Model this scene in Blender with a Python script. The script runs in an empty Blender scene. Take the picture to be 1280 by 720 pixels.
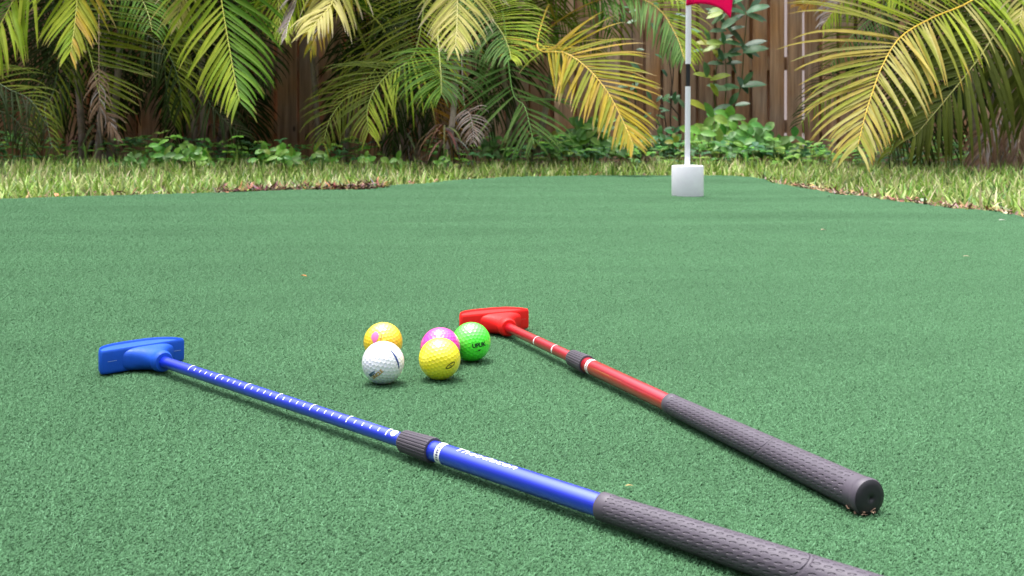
import bpy, bmesh, math, random
import numpy as np
from mathutils import Vector, Matrix

scene = bpy.context.scene
COL = scene.collection
R = math.radians
F, EYE = 1400.0, 0.27            # focal length in photo pixels, eye height in metres


def at(px, py, y):
    """photo pixel at distance y -> world point"""
    return Vector(((px - 640) / F * y, y, EYE + (143 - py) / F * y))


def ground(px, py, h=0.0):
    y = F * (EYE - h) / (py - 143)
    return Vector(((px - 640) / F * y, y, h))


# ------------------------------------------------------------------ helpers
def tag(o, label=None, cat=None, group=None, kind=None):
    if label: o['label'] = label
    if cat: o['category'] = cat
    if group: o['group'] = group
    if kind: o['kind'] = kind
    return o


def empty(name, loc=(0, 0, 0), rz=0.0):
    o = bpy.data.objects.new(name, None)
    o.empty_display_size = 0.05
    o.location = loc
    o.rotation_euler = (0, 0, rz)
    COL.objects.link(o)
    return o


class MB:
    """collects vertices, faces, per-vertex colours and uvs, and links them as one mesh object"""
    def __init__(self):
        self.v, self.f, self.c, self.m, self.uv = [], [], [], [], {}

    def vert(self, p, col=(1, 1, 1), uv=None):
        self.v.append(tuple(p)); self.c.append(tuple(col))
        if uv is not None: self.uv[len(self.v) - 1] = uv
        return len(self.v) - 1

    def face(self, idx, mat=0):
        self.f.append(tuple(idx)); self.m.append(mat)

    def box(self, x0, x1, y0, y1, z0, z1, col=(1, 1, 1), mat=0):
        b = len(self.v)
        for z in (z0, z1):
            for (x, y) in ((x0, y0), (x1, y0), (x1, y1), (x0, y1)):
                self.vert((x, y, z), col)
        for q in ((0, 3, 2, 1), (4, 5, 6, 7), (0, 1, 5, 4), (1, 2, 6, 5), (2, 3, 7, 6), (3, 0, 4, 7)):
            self.face([b + i for i in q], mat)

    def tube(self, pts, rads, col=(1, 1, 1), n=8, mat=0, cap=True, cols=None, up=None):
        pts = [Vector(p) for p in pts]
        rings = []
        ref = Vector(up) if up else Vector((0.3, 0.2, 0.93))
        for i, p in enumerate(pts):
            t = (pts[min(i + 1, len(pts) - 1)] - pts[max(i - 1, 0)])
            if t.length < 1e-9: t = Vector((0, 0, 1))
            t.normalize()
            a = t.cross(ref)
            if a.length < 1e-3: a = t.cross(Vector((1, 0, 0)))
            a.normalize(); b = a.cross(t)
            r = rads[i] if hasattr(rads, '__len__') else rads
            cc = cols[i] if cols else col
            rings.append([self.vert(p + (a * math.cos(k / n * math.tau) + b * math.sin(k / n * math.tau)) * r, cc) for k in range(n)])
        for i in range(len(rings) - 1):
            for k in range(n):
                self.face((rings[i][k], rings[i][(k + 1) % n], rings[i + 1][(k + 1) % n], rings[i + 1][k]), mat)
        if cap:
            self.face(rings[0][::-1], mat); self.face(rings[-1], mat)

    def mesh(self, name, mats, smooth=True):
        me = bpy.data.meshes.new(name)
        me.from_pydata(self.v, [], self.f)
        for m in (mats if isinstance(mats, (list, tuple)) else [mats]):
            me.materials.append(m)
        if self.v:
            at_ = me.color_attributes.new('tint', 'FLOAT_COLOR', 'POINT')
            arr = np.ones((len(self.v), 4), dtype=np.float32)
            arr[:, :3] = np.array(self.c, dtype=np.float32)
            at_.data.foreach_set('color', arr.ravel())
        me.polygons.foreach_set('material_index', np.array(self.m, dtype=np.int32))
        me.polygons.foreach_set('use_smooth', np.full(len(self.f), smooth, dtype=bool))
        if self.uv:
            ul = me.uv_layers.new(name='UVMap')
            li = np.empty(len(me.loops), dtype=np.int32)
            me.loops.foreach_get('vertex_index', li)
            tab = np.zeros((len(self.v), 2), dtype=np.float32)
            for k, u in self.uv.items(): tab[k] = u
            ul.data.foreach_set('uv', tab[li].ravel())
        me.update()
        return me

    def build(self, name, mats, parent=None, smooth=True):
        o = bpy.data.objects.new(name, self.mesh(name, mats, smooth))
        COL.objects.link(o)
        if parent: o.parent = parent
        return o


def link_mesh(name, me, parent=None):
    o = bpy.data.objects.new(name, me)
    COL.objects.link(o)
    if parent: o.parent = parent
    return o


def lathe(mb, profile, n=48, mat=0, col=(1, 1, 1), mat_of=None):
    """profile: (s along +X, radius); axis is X. UV = (angle, s)"""
    rings = []
    for s, r in profile:
        if r < 1e-6:
            rings.append([mb.vert((s, 0, 0), col, (0, s))])
        else:
            rings.append([mb.vert((s, r * math.cos(k / n * math.tau), r * math.sin(k / n * math.tau)), col, (k / n, s)) for k in range(n + 1)])
    for i in range(len(rings) - 1):
        a, b = rings[i], rings[i + 1]
        m = mat_of(i) if mat_of else mat
        for k in range(n):
            if len(a) == 1: mb.face((a[0], b[k + 1], b[k]), m)
            elif len(b) == 1: mb.face((a[k], a[k + 1], b[0]), m)
            else: mb.face((a[k], a[k + 1], b[k + 1], b[k]), m)


# ------------------------------------------------------------------ materials
def new_mat(name):
    m = bpy.data.materials.new(name)
    m.use_nodes = True
    nt = m.node_tree
    bs = nt.nodes['Principled BSDF']
    return m, nt, bs


def N(nt, t, **kw):
    n = nt.nodes.new(t)
    for k, v in kw.items():
        if k in n.inputs: n.inputs[k].default_value = v
        else: setattr(n, k, v)
    return n


def L(nt, a, b): nt.links.new(a, b)


def plain(name, col, rough=0.5, spec=0.5, noise=0.06, nscale=40.0, bump=0.0, bscale=400.0, metal=0.0, coat=0.0):
    m, nt, bs = new_mat(name)
    bs.inputs['Roughness'].default_value = rough
    bs.inputs['Specular IOR Level'].default_value = spec
    bs.inputs['Metallic'].default_value = metal
    bs.inputs['Coat Weight'].default_value = coat
    bs.inputs['Coat Roughness'].default_value = 0.22
    bs.inputs['Coat IOR'].default_value = 2.0
    tc = N(nt, 'ShaderNodeTexCoord')
    nz = N(nt, 'ShaderNodeTexNoise', Scale=nscale, Detail=4.0)
    L(nt, tc.outputs['Object'], nz.inputs['Vector'])
    mx = N(nt, 'ShaderNodeMix', data_type='RGBA')
    mx.inputs['A'].default_value = tuple(max(0, c * (1 - 2 * noise)) for c in col) + (1,)
    mx.inputs['B'].default_value = tuple(min(1, c * (1 + noise)) for c in col) + (1,)
    L(nt, nz.outputs['Fac'], mx.inputs['Factor'])
    L(nt, mx.outputs['Result'], bs.inputs['Base Color'])
    nr_ = N(nt, 'ShaderNodeTexNoise', Scale=nscale * 2.7, Detail=5.0, Roughness=0.7)
    L(nt, tc.outputs['Object'], nr_.inputs['Vector'])
    rr_ = N(nt, 'ShaderNodeMapRange'); rr_.inputs['From Min'].default_value = .3; rr_.inputs['From Max'].default_value = .7
    rr_.inputs['To Min'].default_value = max(0.05, rough - .1); rr_.inputs['To Max'].default_value = min(1, rough + .14)
    L(nt, nr_.outputs['Fac'], rr_.inputs['Value']); L(nt, rr_.outputs[0], bs.inputs['Roughness'])
    if bump:
        n2 = N(nt, 'ShaderNodeTexNoise', Scale=bscale, Detail=3.0)
        L(nt, tc.outputs['Object'], n2.inputs['Vector'])
        bp = N(nt, 'ShaderNodeBump', Strength=bump, Distance=0.0006)
        L(nt, n2.outputs['Fac'], bp.inputs['Height'])
        L(nt, bp.outputs['Normal'], bs.inputs['Normal'])
    return m


def tinted(name, rough=0.5, spec=0.4, transl=0.0, nvar=0.0, nscale=30.0, sheen=0.0):
    """colour from the mesh's own pigment attribute; optional light through the leaf"""
    m, nt, bs = new_mat(name)
    a = N(nt, 'ShaderNodeAttribute', attribute_name='tint')
    colout = a.outputs['Color']
    if nvar:
        geo = N(nt, 'ShaderNodeNewGeometry')
        nz = N(nt, 'ShaderNodeTexNoise', Scale=nscale, Detail=3.0)
        L(nt, geo.outputs['Position'], nz.inputs['Vector'])
        mr = N(nt, 'ShaderNodeMapRange')
        mr.inputs['From Min'].default_value = 0.3; mr.inputs['From Max'].default_value = 0.7
        mr.inputs['To Min'].default_value = 1 - nvar; mr.inputs['To Max'].default_value = 1 + nvar
        L(nt, nz.outputs['Fac'], mr.inputs['Value'])
        vm = N(nt, 'ShaderNodeVectorMath', operation='SCALE')
        L(nt, colout, vm.inputs[0]); L(nt, mr.outputs['Result'], vm.inputs['Scale'])
        colout = vm.outputs['Vector']
    L(nt, colout, bs.inputs['Base Color'])
    bs.inputs['Roughness'].default_value = rough
    bs.inputs['Specular IOR Level'].default_value = spec
    if transl:
        tr = N(nt, 'ShaderNodeBsdfTranslucent')
        L(nt, colout, tr.inputs['Color'])
        ms = N(nt, 'ShaderNodeMixShader'); ms.inputs[0].default_value = transl
        L(nt, bs.outputs[0], ms.inputs[1]); L(nt, tr.outputs[0], ms.inputs[2])
        L(nt, ms.outputs[0], nt.nodes['Material Output'].inputs['Surface'])
    return m


M = {}
M['leaf'] = tinted('palm_leaf', rough=0.5, spec=0.07, transl=0.42, nvar=0.14, nscale=24)
M['rachis'] = tinted('palm_rachis', rough=0.45, spec=0.4, nvar=0.2, nscale=60)
M['grass'] = tinted('lawn_grass', rough=0.5, spec=0.35, transl=0.3, nvar=0.16, nscale=4.0)
M['weed'] = tinted('broad_leaf', rough=0.42, spec=0.45, transl=0.28, nvar=0.12, nscale=60)
M['litter'] = tinted('dry_litter', rough=0.8, spec=0.2, nvar=0.2, nscale=80)
M['pile'] = tinted('turf_pile_fibre', rough=0.65, spec=0.12, transl=0.2, nvar=0.07, nscale=1.0)
# brushed lie of the pile: worn streaks, longer across than along
_nt = M['pile'].node_tree
_nz = [n for n in _nt.nodes if n.type == 'TEX_NOISE'][0]
_geo = [n for n in _nt.nodes if n.type == 'NEW_GEOMETRY'][0]
_mp = _nt.nodes.new('ShaderNodeMapping'); _mp.inputs['Scale'].default_value = (2.2, 6.5, 1); _mp.inputs['Rotation'].default_value = (0, 0, 0.12)
_nt.links.new(_geo.outputs['Position'], _mp.inputs['Vector']); _nt.links.new(_mp.outputs[0], _nz.inputs['Vector'])
M['white_plastic'] = plain('white_plastic', (0.92, 0.9, 0.96), 0.35, 0.4, 0.03)
M['black_plastic'] = plain('black_plastic', (0.02, 0.02, 0.024), 0.4)
M['white_print'] = plain('white_print', (0.85, 0.85, 0.85), 0.5, noise=0.02)
M['black_print'] = plain('black_print', (0.008, 0.009, 0.012), 0.5)
M['navy_print'] = plain('navy_print', (0.02, 0.05, 0.22), 0.5)
M['slate_print'] = plain('slate_print', (0.02, 0.09, 0.16), 0.5)
M['ochre_print'] = plain('ochre_print', (0.55, 0.3, 0.06), 0.5)
M['pink_print'] = plain('pink_print', (0.85, 0.18, 0.42), 0.5)
M['red_print'] = plain('red_print', (0.55, 0.05, 0.05), 0.5)
M['dark_green_print'] = plain('dark_green_print', (0.005, 0.06, 0.015), 0.5)
M['blue_head'] = plain('blue_moulded_plastic', (0.008, 0.085, 0.55), 0.52, 0.3, 0.1, 60, 0.25, 500)
M['red_head'] = plain('red_moulded_plastic', (0.86, 0.014, 0.012), 0.52, 0.3, 0.06, 60, 0.25, 500)
M['blue_shaft'] = plain('blue_lacquered_tube', (0.012, 0.05, 0.95), 0.33, 0.5, 0.03, 3, metal=0.65, coat=1.0)
M['red_shaft'] = plain('red_lacquered_tube', (0.78, 0.008, 0.035), 0.33, 0.5, 0.03, 3, metal=0.65, coat=1.0)
M['collar'] = plain('collar_rubber', (0.07, 0.058, 0.075), 0.5, 0.4, 0.1)
M['cap'] = plain('cap_rubber', (0.022, 0.021, 0.026), 0.5, 0.4, 0.15, 80, 0.2, 300)


def ball_mat(name, col, rough=0.4, glow=0.1):
    m = plain(name, col, rough, 0.6, 0.03, 30, coat=1.0)
    bs = m.node_tree.nodes['Principled BSDF']
    bs.inputs['Coat Roughness'].default_value = 0.28
    bs.inputs['Coat IOR'].default_value = 1.65
    bs.inputs['Subsurface Weight'].default_value = glow
    bs.inputs['Subsurface Radius'].default_value = (0.01, 0.01, 0.01)
    bs.inputs['Subsurface Scale'].default_value = 0.3
    return m


def grip_mat():
    """dark purple-grey rubber: rows of small bean dimples, a slanted seam two thirds along"""
    m, nt, bs = new_mat('grip_rubber')
    bs.inputs['Roughness'].default_value = 0.52
    bs.inputs['Specular IOR Level'].default_value = 0.45
    uv = N(nt, 'ShaderNodeUVMap')
    sep = N(nt, 'ShaderNodeSeparateXYZ'); L(nt, uv.outputs[0], sep.inputs[0])

    def math_(op, a, b=None, c=None):
        n = N(nt, 'ShaderNodeMath', operation=op)
        for i, x in enumerate((a, b, c)):
            if x is None: continue
            if isinstance(x, (int, float)): n.inputs[i].default_value = x
            else: L(nt, x, n.inputs[i])
        return n.outputs[0]
    u, v = sep.outputs[0], sep.outputs[1]
    NU, PV = 20.0, 0.0072
    cu = math_('MULTIPLY', u, NU)
    row = math_('FLOOR', cu)
    odd = math_('MODULO', row, 2.0)
    cv = math_('ADD', math_('DIVIDE', v, PV), math_('MULTIPLY', odd, 0.5))
    fu = math_('SUBTRACT', math_('FRACT', cu), 0.5)
    fv = math_('SUBTRACT', math_('FRACT', cv), 0.5)
    tilt = math_('ADD', fu, math_('MULTIPLY', fv, 0.35))
    d = math_('SQRT', math_('ADD', math_('MULTIPLY', math_('POWER', math_('DIVIDE', tilt, 0.24), 2.0), 1.0),
                            math_('POWER', math_('DIVIDE', fv, 0.36), 2.0)))
    dim = N(nt, 'ShaderNodeMapRange', interpolation_type='SMOOTHSTEP')
    dim.inputs['From Min'].default_value = 0.55; dim.inputs['From Max'].default_value = 1.1
    dim.inputs['To Min'].default_value = 0.0; dim.inputs['To Max'].default_value = 1.0
    L(nt, d, dim.inputs['Value'])
    # slanted seam: |v - v0 - k*sin(angle)|
    ang = math_('MULTIPLY', u, math.tau)
    seam_v = math_('ADD', 0.142, math_('MULTIPLY', math_('SINE', math_('ADD', ang, -0.5)), 0.016))
    sd = math_('ABSOLUTE', math_('SUBTRACT', v, seam_v))
    seam = N(nt, 'ShaderNodeMapRange', interpolation_type='SMOOTHSTEP')
    seam.inputs['From Min'].default_value = 0.0006; seam.inputs['From Max'].default_value = 0.0018
    L(nt, sd, seam.inputs['Value'])
    # plain rims at both ends
    rim0 = N(nt, 'ShaderNodeMapRange', interpolation_type='SMOOTHSTEP')
    rim0.inputs['From Min'].default_value = 0.0095; rim0.inputs['From Max'].default_value = 0.0085
    L(nt, v, rim0.inputs['Value'])
    rim1 = N(nt, 'ShaderNodeMapRange', interpolation_type='SMOOTHSTEP')
    rim1.inputs['From Min'].default_value = 0.2505; rim1.inputs['From Max'].default_value = 0.2515
    L(nt, v, rim1.inputs['Value'])
    h = math_('MAXIMUM', dim.outputs[0], math_('MAXIMUM', rim0.outputs[0], rim1.outputs[0]))
    h = math_('MINIMUM', h, seam.outputs[0])
    bp = N(nt, 'ShaderNodeBump', Strength=1.0, Distance=0.0011)
    L(nt, h, bp.inputs['Height']); L(nt, bp.outputs['Normal'], bs.inputs['Normal'])
    nz = N(nt, 'ShaderNodeTexNoise', Scale=90.0, Detail=4.0)
    tc = N(nt, 'ShaderNodeTexCoord'); L(nt, tc.outputs['Object'], nz.inputs['Vector'])
    mx = N(nt, 'ShaderNodeMix', data_type='RGBA')
    mx.inputs['A'].default_value = (0.062, 0.05, 0.067, 1); mx.inputs['B'].default_value = (0.108, 0.09, 0.116, 1)
    L(nt, nz.outputs['Fac'], mx.inputs['Factor']); L(nt, mx.outputs['Result'], bs.inputs['Base Color'])
    return m


M['grip'] = grip_mat()


def wood_mat(name, dark, light):
    m, nt, bs = new_mat(name)
    geo = N(nt, 'ShaderNodeNewGeometry')
    tc = N(nt, 'ShaderNodeTexCoord')
    mp = N(nt, 'ShaderNodeMapping'); mp.inputs['Scale'].default_value = (38, 38, 2.2)
    L(nt, tc.outputs['Object'], mp.inputs['Vector'])
    nz = N(nt, 'ShaderNodeTexNoise', Scale=1.0, Detail=6.0, Roughness=0.62, noise_dimensions='4D')
    ml = N(nt, 'ShaderNodeMath', operation='MULTIPLY'); ml.inputs[1].default_value = 40
    L(nt, geo.outputs['Random Per Island'], ml.inputs[0]); L(nt, ml.outputs[0], nz.inputs['W'])
    L(nt, mp.outputs[0], nz.inputs['Vector'])
    big = N(nt, 'ShaderNodeTexNoise', Scale=3.0, Detail=3.0, noise_dimensions='4D')
    L(nt, ml.outputs[0], big.inputs['W']); L(nt, tc.outputs['Object'], big.inputs['Vector'])
    cr = N(nt, 'ShaderNodeValToRGB')
    cr.color_ramp.elements[0].position = 0.28; cr.color_ramp.elements[0].color = dark + (1,)
    cr.color_ramp.elements[1].position = 0.72; cr.color_ramp.elements[1].color = light + (1,)
    L(nt, nz.outputs['Fac'], cr.inputs['Fac'])
    # each board weathers to its own tone; a few knots
    hv = N(nt, 'ShaderNodeHueSaturation')
    mr = N(nt, 'ShaderNodeMapRange'); mr.inputs['To Min'].default_value = 0.62; mr.inputs['To Max'].default_value = 1.25
    L(nt, geo.outputs['Random Per Island'], mr.inputs['Value']); L(nt, mr.outputs[0], hv.inputs['Value'])
    mr2 = N(nt, 'ShaderNodeMapRange'); mr2.inputs['From Min'].default_value = 0.3; mr2.inputs['From Max'].default_value = 0.7
    mr2.inputs['To Min'].default_value = 0.6; mr2.inputs['To Max'].default_value = 1.15
    L(nt, big.outputs['Fac'], mr2.inputs['Value']); L(nt, mr2.outputs[0], hv.inputs['Saturation'])
    L(nt, cr.outputs[0], hv.inputs['Color'])
    vo = N(nt, 'ShaderNodeTexVoronoi', Scale=1.0)
    mp2 = N(nt, 'ShaderNodeMapping'); mp2.inputs['Scale'].default_value = (9, 9, 4.5)
    L(nt, tc.outputs['Object'], mp2.inputs['Vector']); L(nt, mp2.outputs[0], vo.inputs['Vector'])
    kn = N(nt, 'ShaderNodeMapRange', interpolation_type='SMOOTHSTEP')
    kn.inputs['From Min'].default_value = 0.05; kn.inputs['From Max'].default_value = 0.13
    kn.inputs['To Min'].default_value = 0.22; kn.inputs['To Max'].default_value = 1.0
    L(nt, vo.outputs['Distance'], kn.inputs['Value'])
    sc = N(nt, 'ShaderNodeVectorMath', operation='SCALE')
    L(nt, hv.outputs[0], sc.inputs[0]); L(nt, kn.outputs[0], sc.inputs['Scale'])
    L(nt, sc.outputs[0], bs.inputs['Base Color'])
    bs.inputs['Roughness'].default_value = 0.8
    bs.inputs['Specular IOR Level'].default_value = 0.2
    bp = N(nt, 'ShaderNodeBump', Strength=0.5, Distance=0.004)
    L(nt, nz.outputs['Fac'], bp.inputs['Height']); L(nt, bp.outputs['Normal'], bs.inputs['Normal'])
    return m


M['fence'] = wood_mat('weathered_fence_wood', (0.21, 0.105, 0.06), (0.68, 0.39, 0.225))
M['plaster'] = plain('pale_plaster', (0.75, 0.68, 0.66), 0.85, 0.2, 0.05, 3)


def soil_mat():
    m, nt, bs = new_mat('garden_soil')
    geo = N(nt, 'ShaderNodeNewGeometry')
    n1 = N(nt, 'ShaderNodeTexNoise', Scale=35.0, Detail=8.0, Roughness=0.7)
    L(nt, geo.outputs['Position'], n1.inputs['Vector'])
    cr = N(nt, 'ShaderNodeValToRGB')
    cr.color_ramp.elements[0].position = 0.35; cr.color_ramp.elements[0].color = (0.025, 0.016, 0.011, 1)
    cr.color_ramp.elements[1].position = 0.7; cr.color_ramp.elements[1].color = (0.14, 0.085, 0.05, 1)
    L(nt, n1.outputs['Fac'], cr.inputs[0]); L(nt, cr.outputs[0], bs.inputs['Base Color'])
    bs.inputs['Roughness'].default_value = 0.95
    bp = N(nt, 'ShaderNodeBump', Strength=0.9, Distance=0.02)
    L(nt, n1.outputs['Fac'], bp.inputs['Height']); L(nt, bp.outputs['Normal'], bs.inputs['Normal'])
    return m


M['soil'] = soil_mat()


def backing_mat():
    m, nt, bs = new_mat('turf_backing')
    geo = N(nt, 'ShaderNodeNewGeometry')
    n1 = N(nt, 'ShaderNodeTexNoise', Scale=450.0, Detail=3.0)
    L(nt, geo.outputs['Position'], n1.inputs['Vector'])
    cr = N(nt, 'ShaderNodeValToRGB')
    cr.color_ramp.elements[0].position = 0.35; cr.color_ramp.elements[0].color = (0.02, 0.065, 0.03, 1)
    cr.color_ramp.elements[1].position = 0.65; cr.color_ramp.elements[1].color = (0.06, 0.17, 0.08, 1)
    L(nt, n1.outputs['Fac'], cr.inputs[0]); L(nt, cr.outputs[0], bs.inputs['Base Color'])
    bs.inputs['Roughness'].default_value = 0.85
    bp = N(nt, 'ShaderNodeBump', Strength=0.8, Distance=0.003)
    L(nt, n1.outputs['Fac'], bp.inputs['Height']); L(nt, bp.outputs['Normal'], bs.inputs['Normal'])
    return m


M['backing'] = backing_mat()

# ------------------------------------------------------------------ text on curved things
_fnt = {}


def text_mesh(txt, size, shear=0.0, bold=0.0):
    cu = bpy.data.curves.new('lettering', 'FONT')
    cu.body = txt; cu.size = size; cu.align_x = 'CENTER'; cu.align_y = 'CENTER'; cu.shear = shear
    cu.offset = bold; cu.resolution_u = 3
    o = bpy.data.objects.new('lettering', cu)
    COL.objects.link(o)
    bpy.context.view_layer.update()
    dg = bpy.context.evaluated_depsgraph_get()
    me = bpy.data.meshes.new_from_object(o.evaluated_get(dg))
    bpy.data.objects.remove(o)
    bm = bmesh.new(); bm.from_mesh(me); bpy.data.meshes.remove(me)
    return bm


def cut_grid(bm, step):
    xs = [v.co.x for v in bm.verts]; ys = [v.co.y for v in bm.verts]
    for ax, lo, hi in ((0, min(xs), max(xs)), (1, min(ys), max(ys))):
        t = lo + step
        while t < hi:
            co = Vector((0, 0, 0)); co[ax] = t
            no = Vector((0, 0, 0)); no[ax] = 1
            bmesh.ops.bisect_plane(bm, geom=bm.verts[:] + bm.edges[:] + bm.faces[:], plane_co=co, plane_no=no)
            t += step


def bm_to(name, bm, mat, parent):
    me = bpy.data.meshes.new(name); bm.to_mesh(me); bm.free(); me.materials.append(mat)
    return link_mesh(name, me, parent)


# ------------------------------------------------------------------ turf outline
edge_px = [(-330, 256), (-200, 251), (0, 246.5), (60, 245), (130, 243.5), (200, 242), (250, 241), (330, 239.5), (365, 237.5), (400, 237.5), (440, 236), (470, 234.5),
           (500, 231.5), (560, 226), (600, 223.8), (640, 222), (720, 220.8), (800, 220.3), (860, 220), (905, 220.3), (935, 222), (965, 227), (1000, 233.5),
           (1050, 241), (1100, 248), (1150, 253.5), (1200, 260), (1250, 266), (1280, 269.5), (1400, 287), (1600, 322), (1900, 392)]
edge = [ground(a, b).xy for a, b in edge_px]
edge = [Vector((-3.6, 2.9))] + edge + [Vector((1.75, 0.9)), Vector((1.85, 0.2)), Vector((1.9, -1.2))]


def catmull(pts, n):
    """n points, evenly spread along a smooth curve through pts (any dimension)"""
    P = [np.array(p, dtype=float) for p in pts]
    P = [2 * P[0] - P[1]] + P + [2 * P[-1] - P[-2]]
    out = []
    for i in range(1, len(P) - 2):
        for k in range(12):
            t = k / 12
            a, b, c, d = P[i - 1], P[i], P[i + 1], P[i + 2]
            out.append(0.5 * ((2 * b) + (-a + c) * t + (2 * a - 5 * b + 4 * c - d) * t * t + (-a + 3 * b - 3 * c + d) * t ** 3))
    out.append(P[-2])
    out = np.array(out)
    s = np.concatenate([[0], np.cumsum(np.linalg.norm(np.diff(out, axis=0), axis=1))])
    q = np.linspace(0, s[-1], n)
    return np.stack([np.interp(q, s, out[:, j]) for j in range(out.shape[1])], axis=1)


outline = catmull([tuple(p) for p in edge], 260)
_wr = np.random.RandomState(5)
outline = outline + _wr.normal(0, 0.004, outline.shape)
poly = np.concatenate([outline, np.array([[-3.6, -1.2]])])


def inside(x, y, pg=poly):
    x = np.asarray(x); y = np.asarray(y)
    r = np.zeros(x.shape, dtype=bool)
    j = len(pg) - 1
    for i in range(len(pg)):
        xi, yi = pg[i]; xj, yj = pg[j]
        if abs(yj - yi) > 1e-12:
            c = ((yi > y) != (yj > y)) & (x < (xj - xi) * (y - yi) / (yj - yi) + xi)
            r ^= c
        j = i
    return r


def relief(x, y):
    """gentle lie of the carpet: low ripples far away, flat where the clubs lie"""
    x = np.asarray(x, dtype=float); y = np.asarray(y, dtype=float)
    w = np.clip((y - 1.75) / 1.2, 0, 1); w = w * w * (3 - 2 * w)
    h = 0.0042 * np.sin(2 * math.pi * (y / 0.52 + 0.22 * np.sin(1.3 * x + 0.6)) + 0.4 * x) \
        + 0.003 * np.sin(2 * math.pi * (y / 0.31 + 0.3 * np.sin(0.9 * x + 2.0)) + 1.7) \
        + 0.003 * np.sin(1.9 * x + 2.3 * y) + 0.0022 * np.sin(2 * math.pi * (x / 0.8 + y / 1.3))
    lip = np.clip((y - 4.0) / 0.75, 0, 1)
    return w * h * 0.55 + 0.006 * lip * lip


SINK = -0.0045        # backing lies below the tips of the pile

# ------------------------------------------------------------------ ground sheet
g = MB()
for (x, y) in ((-60, -60), (60, -60), (60, 60), (-60, 60)): g.vert((x, y, -0.03))
g.face((0, 1, 2, 3))
tag(g.build('ground', M['soil'], smooth=False), kind='structure')

# ------------------------------------------------------------------ turf: backing + pile
def pile_patch(name, size, spacing, seed):
    rs = random.Random(seed)
    mb = MB()
    n = max(2, int(round(size / spacing)))
    for i in range(n):
        for j in range(n):
            for q in range(2):
                x = (i + 0.5 + rs.uniform(-.5, .5)) * size / n - size / 2
                y = (j + 0.5 + rs.uniform(-.5, .5)) * size / n - size / 2
                z = -0.0002
                a = 0.6 + rs.gauss(0, 1.0)
                wd = 0.00032 * rs.uniform(.7, 1.3)
                ln = rs.uniform(0.0038, 0.0056)
                t = rs.random()
                base = (0.077, 0.186, 0.085) if t < .7 else ((0.118, 0.258, 0.132) if t < .88 else (0.054, 0.135, 0.06))
                k = rs.uniform(.82, 1.2)
                col = tuple(c * k for c in base)
                el = rs.uniform(1.0, 1.5); curl = rs.uniform(0.35, 0.95)
                p = Vector((x, y, z)); prev = None
                tw = a + math.pi / 2 + rs.uniform(-.5, .5)
                for s in range(4):
                    wv = Vector((math.cos(tw), math.sin(tw), 0)) * wd
                    cc = col
                    ids = (mb.vert(p - wv, cc), mb.vert(p + wv, cc))
                    if prev: mb.face((prev[0], prev[1], ids[1], ids[0]))
                    prev = ids
                    p = p + Vector((math.cos(a) * math.cos(el), math.sin(a) * math.cos(el), math.sin(el))) * (ln / 3)
                    el -= curl; a += rs.uniform(-.5, .5)
    return mb.mesh(name, M['pile'], smooth=True)


patch_meshes = {0.08: [pile_patch('pile_large', 0.08, 0.00115, s) for s in (1, 2, 3, 5, 6)], 0.02: [pile_patch('pile_small', 0.02, 0.00115, s) for s in (4,)]}

# backing: columns from a near line to the outline, so its rim follows the outline exactly
NU, NV = len(outline), 110
near = np.stack([np.linspace(-3.6, 1.9, NU), np.full(NU, -1.2)], axis=1)
tb = MB()
vv = np.linspace(0, 1, NV)
grid = near[:, None, :] * (1 - vv)[None, :, None] + outline[:, None, :] * vv[None, :, None]
gz = relief(grid[..., 0], grid[..., 1]) + SINK
for i in range(NU):
    for j in range(NV):
        tb.vert((grid[i, j, 0], grid[i, j, 1], gz[i, j]))
for i in range(NU - 1):
    for j in range(NV - 1):
        a = i * NV + j
        tb.face((a, a + NV, a + NV + 1, a + 1))
# rim: short skirt down to the soil
for i in range(NU):
    tb.vert((outline[i, 0], outline[i, 1], -0.031))
for i in range(NU - 1):
    a = i * NV + NV - 1; b = NU * NV + i
    tb.face((a, a + NV, b + 1, b))
cells = {(0.08, k): [] for k in range(5)}
cells[(0.02, 0)] = []
rs = random.Random(11)
big = 0.08
xs = np.arange(-3.4, 2.2, big); ys = np.arange(0.24, 4.96, big)
cx, cy = np.meshgrid(xs + big / 2, ys + big / 2); cx = cx.ravel(); cy = cy.ravel()
vis = (np.abs(cx) < 0.52 * cy + 0.65)
cx, cy = cx[vis], cy[vis]
h = big / 2
full = inside(cx - h, cy - h) & inside(cx + h, cy - h) & inside(cx - h, cy + h) & inside(cx + h, cy + h)
anyc = inside(cx - h, cy - h) | inside(cx + h, cy - h) | inside(cx - h, cy + h) | inside(cx + h, cy + h) | inside(cx, cy)
for x, y, f in zip(cx, cy, full):
    if f: cells[(0.08, rs.randrange(5))].append((x, y))
px_, py_ = cx[anyc & ~full], cy[anyc & ~full]
for x, y in zip(px_, py_):
    for i in range(4):
        for j in range(4):
            xx, yy = x - h + .02 * (i + .5), y - h + .02 * (j + .5)
            if inside(np.array([xx]), np.array([yy]))[0]: cells[(0.02, 0)].append((xx, yy))
kindv = [0] * len(tb.v)
tilts = {}
for ci, (k, lst) in enumerate(sorted(cells.items())):
    for x, y in lst:
        tb.vert((x, y, float(relief(x, y)) + SINK)); kindv.append(ci + 1)
        e_ = .02
        tilts[len(tb.v) - 1] = (float(math.atan((relief(x, y + e_) - relief(x, y - e_)) / (2 * e_))), float(-math.atan((relief(x + e_, y) - relief(x - e_, y)) / (2 * e_))), 0.0)
turf = tb.build('artificial_turf', M['backing'])
tag(turf, kind='structure')
ka = turf.data.attributes.new('pile_kind', 'INT', 'POINT')
ka.data.foreach_set('value', np.array(kindv, dtype=np.int32))
ta = turf.data.attributes.new('pile_tilt', 'FLOAT_VECTOR', 'POINT')
tarr = np.zeros((len(kindv), 3), dtype=np.float32)
for k, v in tilts.items(): tarr[k] = v
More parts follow.
